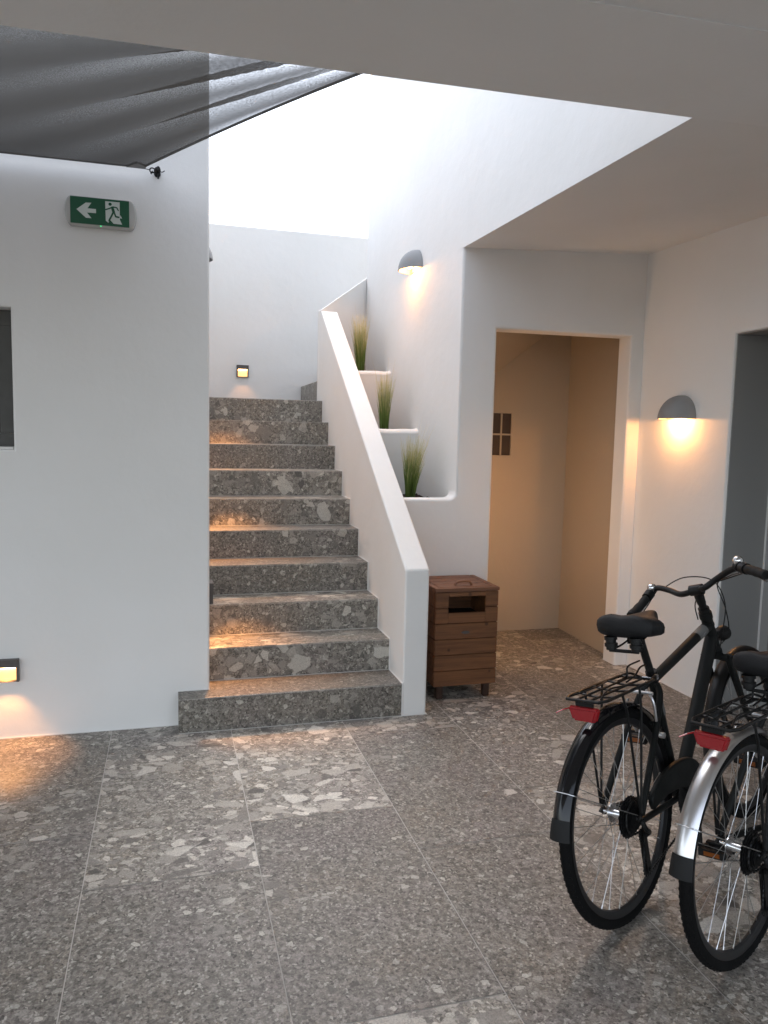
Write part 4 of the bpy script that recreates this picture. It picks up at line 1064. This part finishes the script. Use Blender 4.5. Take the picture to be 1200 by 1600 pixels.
    bm = bmesh.new(); box(bm, (-0.055, -0.178, 0.676), (0.055, -0.155, 0.722))
    for v in bm.verts:
        if v.co.y < -0.17: v.co.z = 0.699+(v.co.z-0.699)*0.86; v.co.x *= 0.93
        if v.co.z < 0.69: v.co.x *= 0.72
    bmesh.ops.bevel(bm, geom=bm.edges[:], offset=0.006, segments=3, affect='EDGES')
    tl = obj('tail_light', bm, M['red'], root, smooth=True, angle=30)
    bm = bmesh.new(); tube(bm, [(-0.045, -0.160, 0.715), (-0.060, -0.19, 0.712), (-0.076, -0.205, 0.703)], 0.004, 6, sq=0.5); obj('reflector_tab', bm, M['red'], tl)
    bm = bmesh.new(); box(bm, (-0.03, -0.165, 0.722), (0.03, -0.158, 0.742)); obj('bracket', bm, M['black'], tl)
    # drivetrain
    bm = bmesh.new(); x = 0.048; pts = []
    cu, cw, rg = BB[1], BB[2], 0.085
    nt = 88
    for q in range(nt): pts.append((cu+(rg+(0.0022 if q % 2 else -0.002))*math.cos(2*math.pi*q/nt), cw+(rg+(0.0022 if q % 2 else -0.002))*math.sin(2*math.pi*q/nt)))
    prism(bm, pts, 0, x-0.0015, x+0.0015); disc(bm, (0.055, cu, cw), (1, 0, 0), 0.02, 0.04, 16)
    cr = obj('chainring', bm, M['black'], root)
    bm = bmesh.new(); ca = R(-95); e = (0.078, cu+0.17*math.cos(ca), cw+0.17*math.sin(ca)); tube(bm, [(0.070, cu, cw), e], [0.015, 0.011], 8, sq=0.6); obj('crank', bm, M['black'], root, smooth=True); bm = bmesh.new()
    e2 = (-0.078, cu-0.17*math.cos(ca), cw-0.17*math.sin(ca)); tube(bm, [(-0.070, cu, cw), e2], [0.015, 0.011], 8, sq=0.6)
    obj('crank', bm, M['black'], root, smooth=True)
    for (ex, ey, ez), sx in ((e, 1), (e2, -1)):
        bm = bmesh.new(); x0_, x1_ = (ex+0.012, ex+0.105) if sx > 0 else (ex-0.105, ex-0.012)
        s = bmesh.new(); box(s, (x0_, ey-0.042, ez-0.012), (x1_, ey-0.024, ez+0.012)); merge(bm, s)
        s = bmesh.new(); box(s, (x0_, ey+0.024, ez-0.012), (x1_, ey+0.042, ez+0.012)); merge(bm, s)
        tube(bm, [(ex, ey, ez), ((x1_ if sx > 0 else x0_), ey, ez)], 0.011, 8); box(bm, (x0_, ey-0.0235, ez-0.008), (x0_+0.01, ey+0.0235, ez+0.008)); box(bm, (x1_-0.01, ey-0.0235, ez-0.008), (x1_, ey+0.0235, ez+0.008))
        pd = obj('pedal', bm, M['rubber2'], root)
        bm = bmesh.new(); box(bm, (x0_+0.02, ey-0.0445, ez-0.007), (x1_-0.02, ey-0.0422, ez+0.007)); obj('reflector', bm, M['orange'], pd); bm = bmesh.new(); box(bm, (x0_+0.02, ey+0.0422, ez-0.007), (x1_-0.02, ey+0.0445, ez+0.007)); obj('reflector', bm, M['orange'], pd)
    # chain guard
    bm = bmesh.new(); pts = [(v.x, v.y) for v in spline([(0.10, 0.335, 0), (0.088, 0.362, 0), (0.10, 0.388, 0), (0.16, 0.418, 0), (0.24, 0.436, 0), (0.32, 0.437, 0), (0.40, 0.420, 0), (0.455, 0.380, 0), (0.472, 0.335, 0), (0.462, 0.300, 0), (0.43, 0.298, 0), (0.37, 0.316, 0), (0.33, 0.335, 0), (0.26, 0.350, 0), (0.18, 0.352, 0)], 4)][:-1]
    prism(bm, pts, 0, 0.052, 0.068); bevel_if(bm, lambda a, b: a.x > 0.067 and b.x > 0.067, 0.007, 3)
    obj('chain_guard', bm, M['matte'], root, smooth=True, angle=40)
    # chain: upper run, lower run through the derailleur
    P1 = Vector((0.046, 0.045, 0.270)); P2 = Vector((0.046, 0.060, 0.155))
    path = [Vector((0.046, 0.0, RW+0.05))]+[Vector((0.047, cu, cw+rg))]
    low = [P2+Vector((0, 0.0, -0.022)), Vector((0.047, cu-0.01, cw-rg))]
    wrap = [Vector((0.046, 0.05*math.cos(a), RW+0.05*math.sin(a))) for a in [R(t) for t in range(90, 271, 20)]]
    mid = [Vector((0.046, 0.035, 0.285)), P1+Vector((0, 0.020, 0)), P1+Vector((0, 0.006, -0.022)), P2+Vector((0, -0.020, 0.008)), P2+Vector((0, -0.012, -0.016))]
    full = path[::-1]+wrap+mid+low
    # links
    dense = []
    for a, b in zip(full[:-1], full[1:]):
        n = max(1, int((b-a).length/0.0064))
        dense += [a+(b-a)*k/n for k in range(n)]
    dense.append(full[-1])
    bm = bmesh.new(); tube(bm, dense, [0.0042 if k % 2 else 0.0026 for k in range(len(dense))], 6); obj('chain', bm, M['black'], root)
    bm = bmesh.new()
    for c_, rr in ((P1, 0.020), (P2, 0.022)):
        nt = 22; s = bmesh.new(); prism(s, [(c_.y+(rr+(0.003 if q % 2 else -0.001))*math.cos(2*math.pi*q/nt), c_.z+(rr+(0.003 if q % 2 else -0.001))*math.sin(2*math.pi*q/nt)) for q in range(nt)], 0, 0.043, 0.048); merge(bm, s)
        disc(bm, (0.050, c_.y, c_.z), (1, 0, 0), 0.006, 0.018, 10)
    for x in (0.039, 0.0525): tube(bm, [(x, P1.y-0.006, P1.z+0.008), (x, (P1.y+P2.y)/2, (P1.z+P2.z)/2), (x, P2.y+0.002, P2.z-0.008)], [0.009, 0.011, 0.009], 8, sq=1.0) if False else None
    for x in (0.039, 0.052):
        s = bmesh.new(); prism(s, [(P1.y-0.012, P1.z+0.012), (P1.y+0.012, P1.z+0.010), (P2.y+0.014, P2.z-0.006), (P2.y-0.004, P2.z-0.016), (P2.y-0.012, P2.z)], 0, x, x+0.0015); merge(bm, s)
    tube(bm, spline([(0.068, 0.006, RW-0.005), (0.078, 0.012, 0.305), (0.070, 0.045, 0.285), (0.056, P1.y, P1.z)], 4), [0.008]*13, 8)
    obj('derailleur', bm, M['black'], root, smooth=True, angle=30)
    # rear brake arm
    bm = bmesh.new(); tube(bm, spline([(0.040, 0.215, 0.545), (0.048, 0.19, 0.60), (0.046, 0.182, 0.665), (0.02, 0.19, 0.70)], 4), 0.0045, 8); disc(bm, (0.052, 0.215, 0.545), (1, 0, 0), 0.010, 0.016, 12)
    tube(bm, spline([(-0.040, 0.215, 0.545), (-0.048, 0.19, 0.60), (-0.046, 0.182, 0.665)], 4), 0.0045, 8); tube(bm, [(-0.04, 0.185, 0.690), (0.045, 0.185, 0.690)], 0.006, 8)
    obj('rear_brake', bm, M['alu'], root, smooth=True)
    # kickstand on the left, reaching the ground beneath the leaning frame
    g_ = Vector((-0.19, 0.16, 0)); foot = Vector((-0.125, 0.47, -math.tan(abs(lean))*0.125*0.98+0.008))
    bm = bmesh.new(); tube(bm, [(-0.030, 0.385, 0.275), (-0.045, 0.395, 0.25), foot], [0.010, 0.009, 0.008], 10); disc(bm, foot+Vector((0, 0, 0.002)), (0, 0, 1), 0.016, 0.010, 12); obj('kickstand', bm, M['black'], root, smooth=True)
    if steer:
        a = Vector((0, 0.812, 0.708)); ax = (Vector((0, 0.745, 0.862))-a).normalized()
        mm = Matrix.Translation(a) @ Matrix.Rotation(steer, 4, ax) @ Matrix.Translation(-a)
        for o in [fw, ffd]+[c_ for c_ in root.children if c_.name.split('.')[0] in ('handlebar', 'stem', 'fork', 'front_light', 'cable')]:
            o.matrix_local = mm
    return root
bicycle((1.409, 1.987), 1.072, -0.141, M['gloss'], 'black bicycle with glossy black rear fender, the complete one in the foreground')
bicycle((1.626, 1.739), R(65.0), R(-4.5), M['alu'], 'bicycle with bright silver rear fender, cut off by the right edge', saddle_dz=-0.075, saddle_dy=0.07, steer=R(-53))
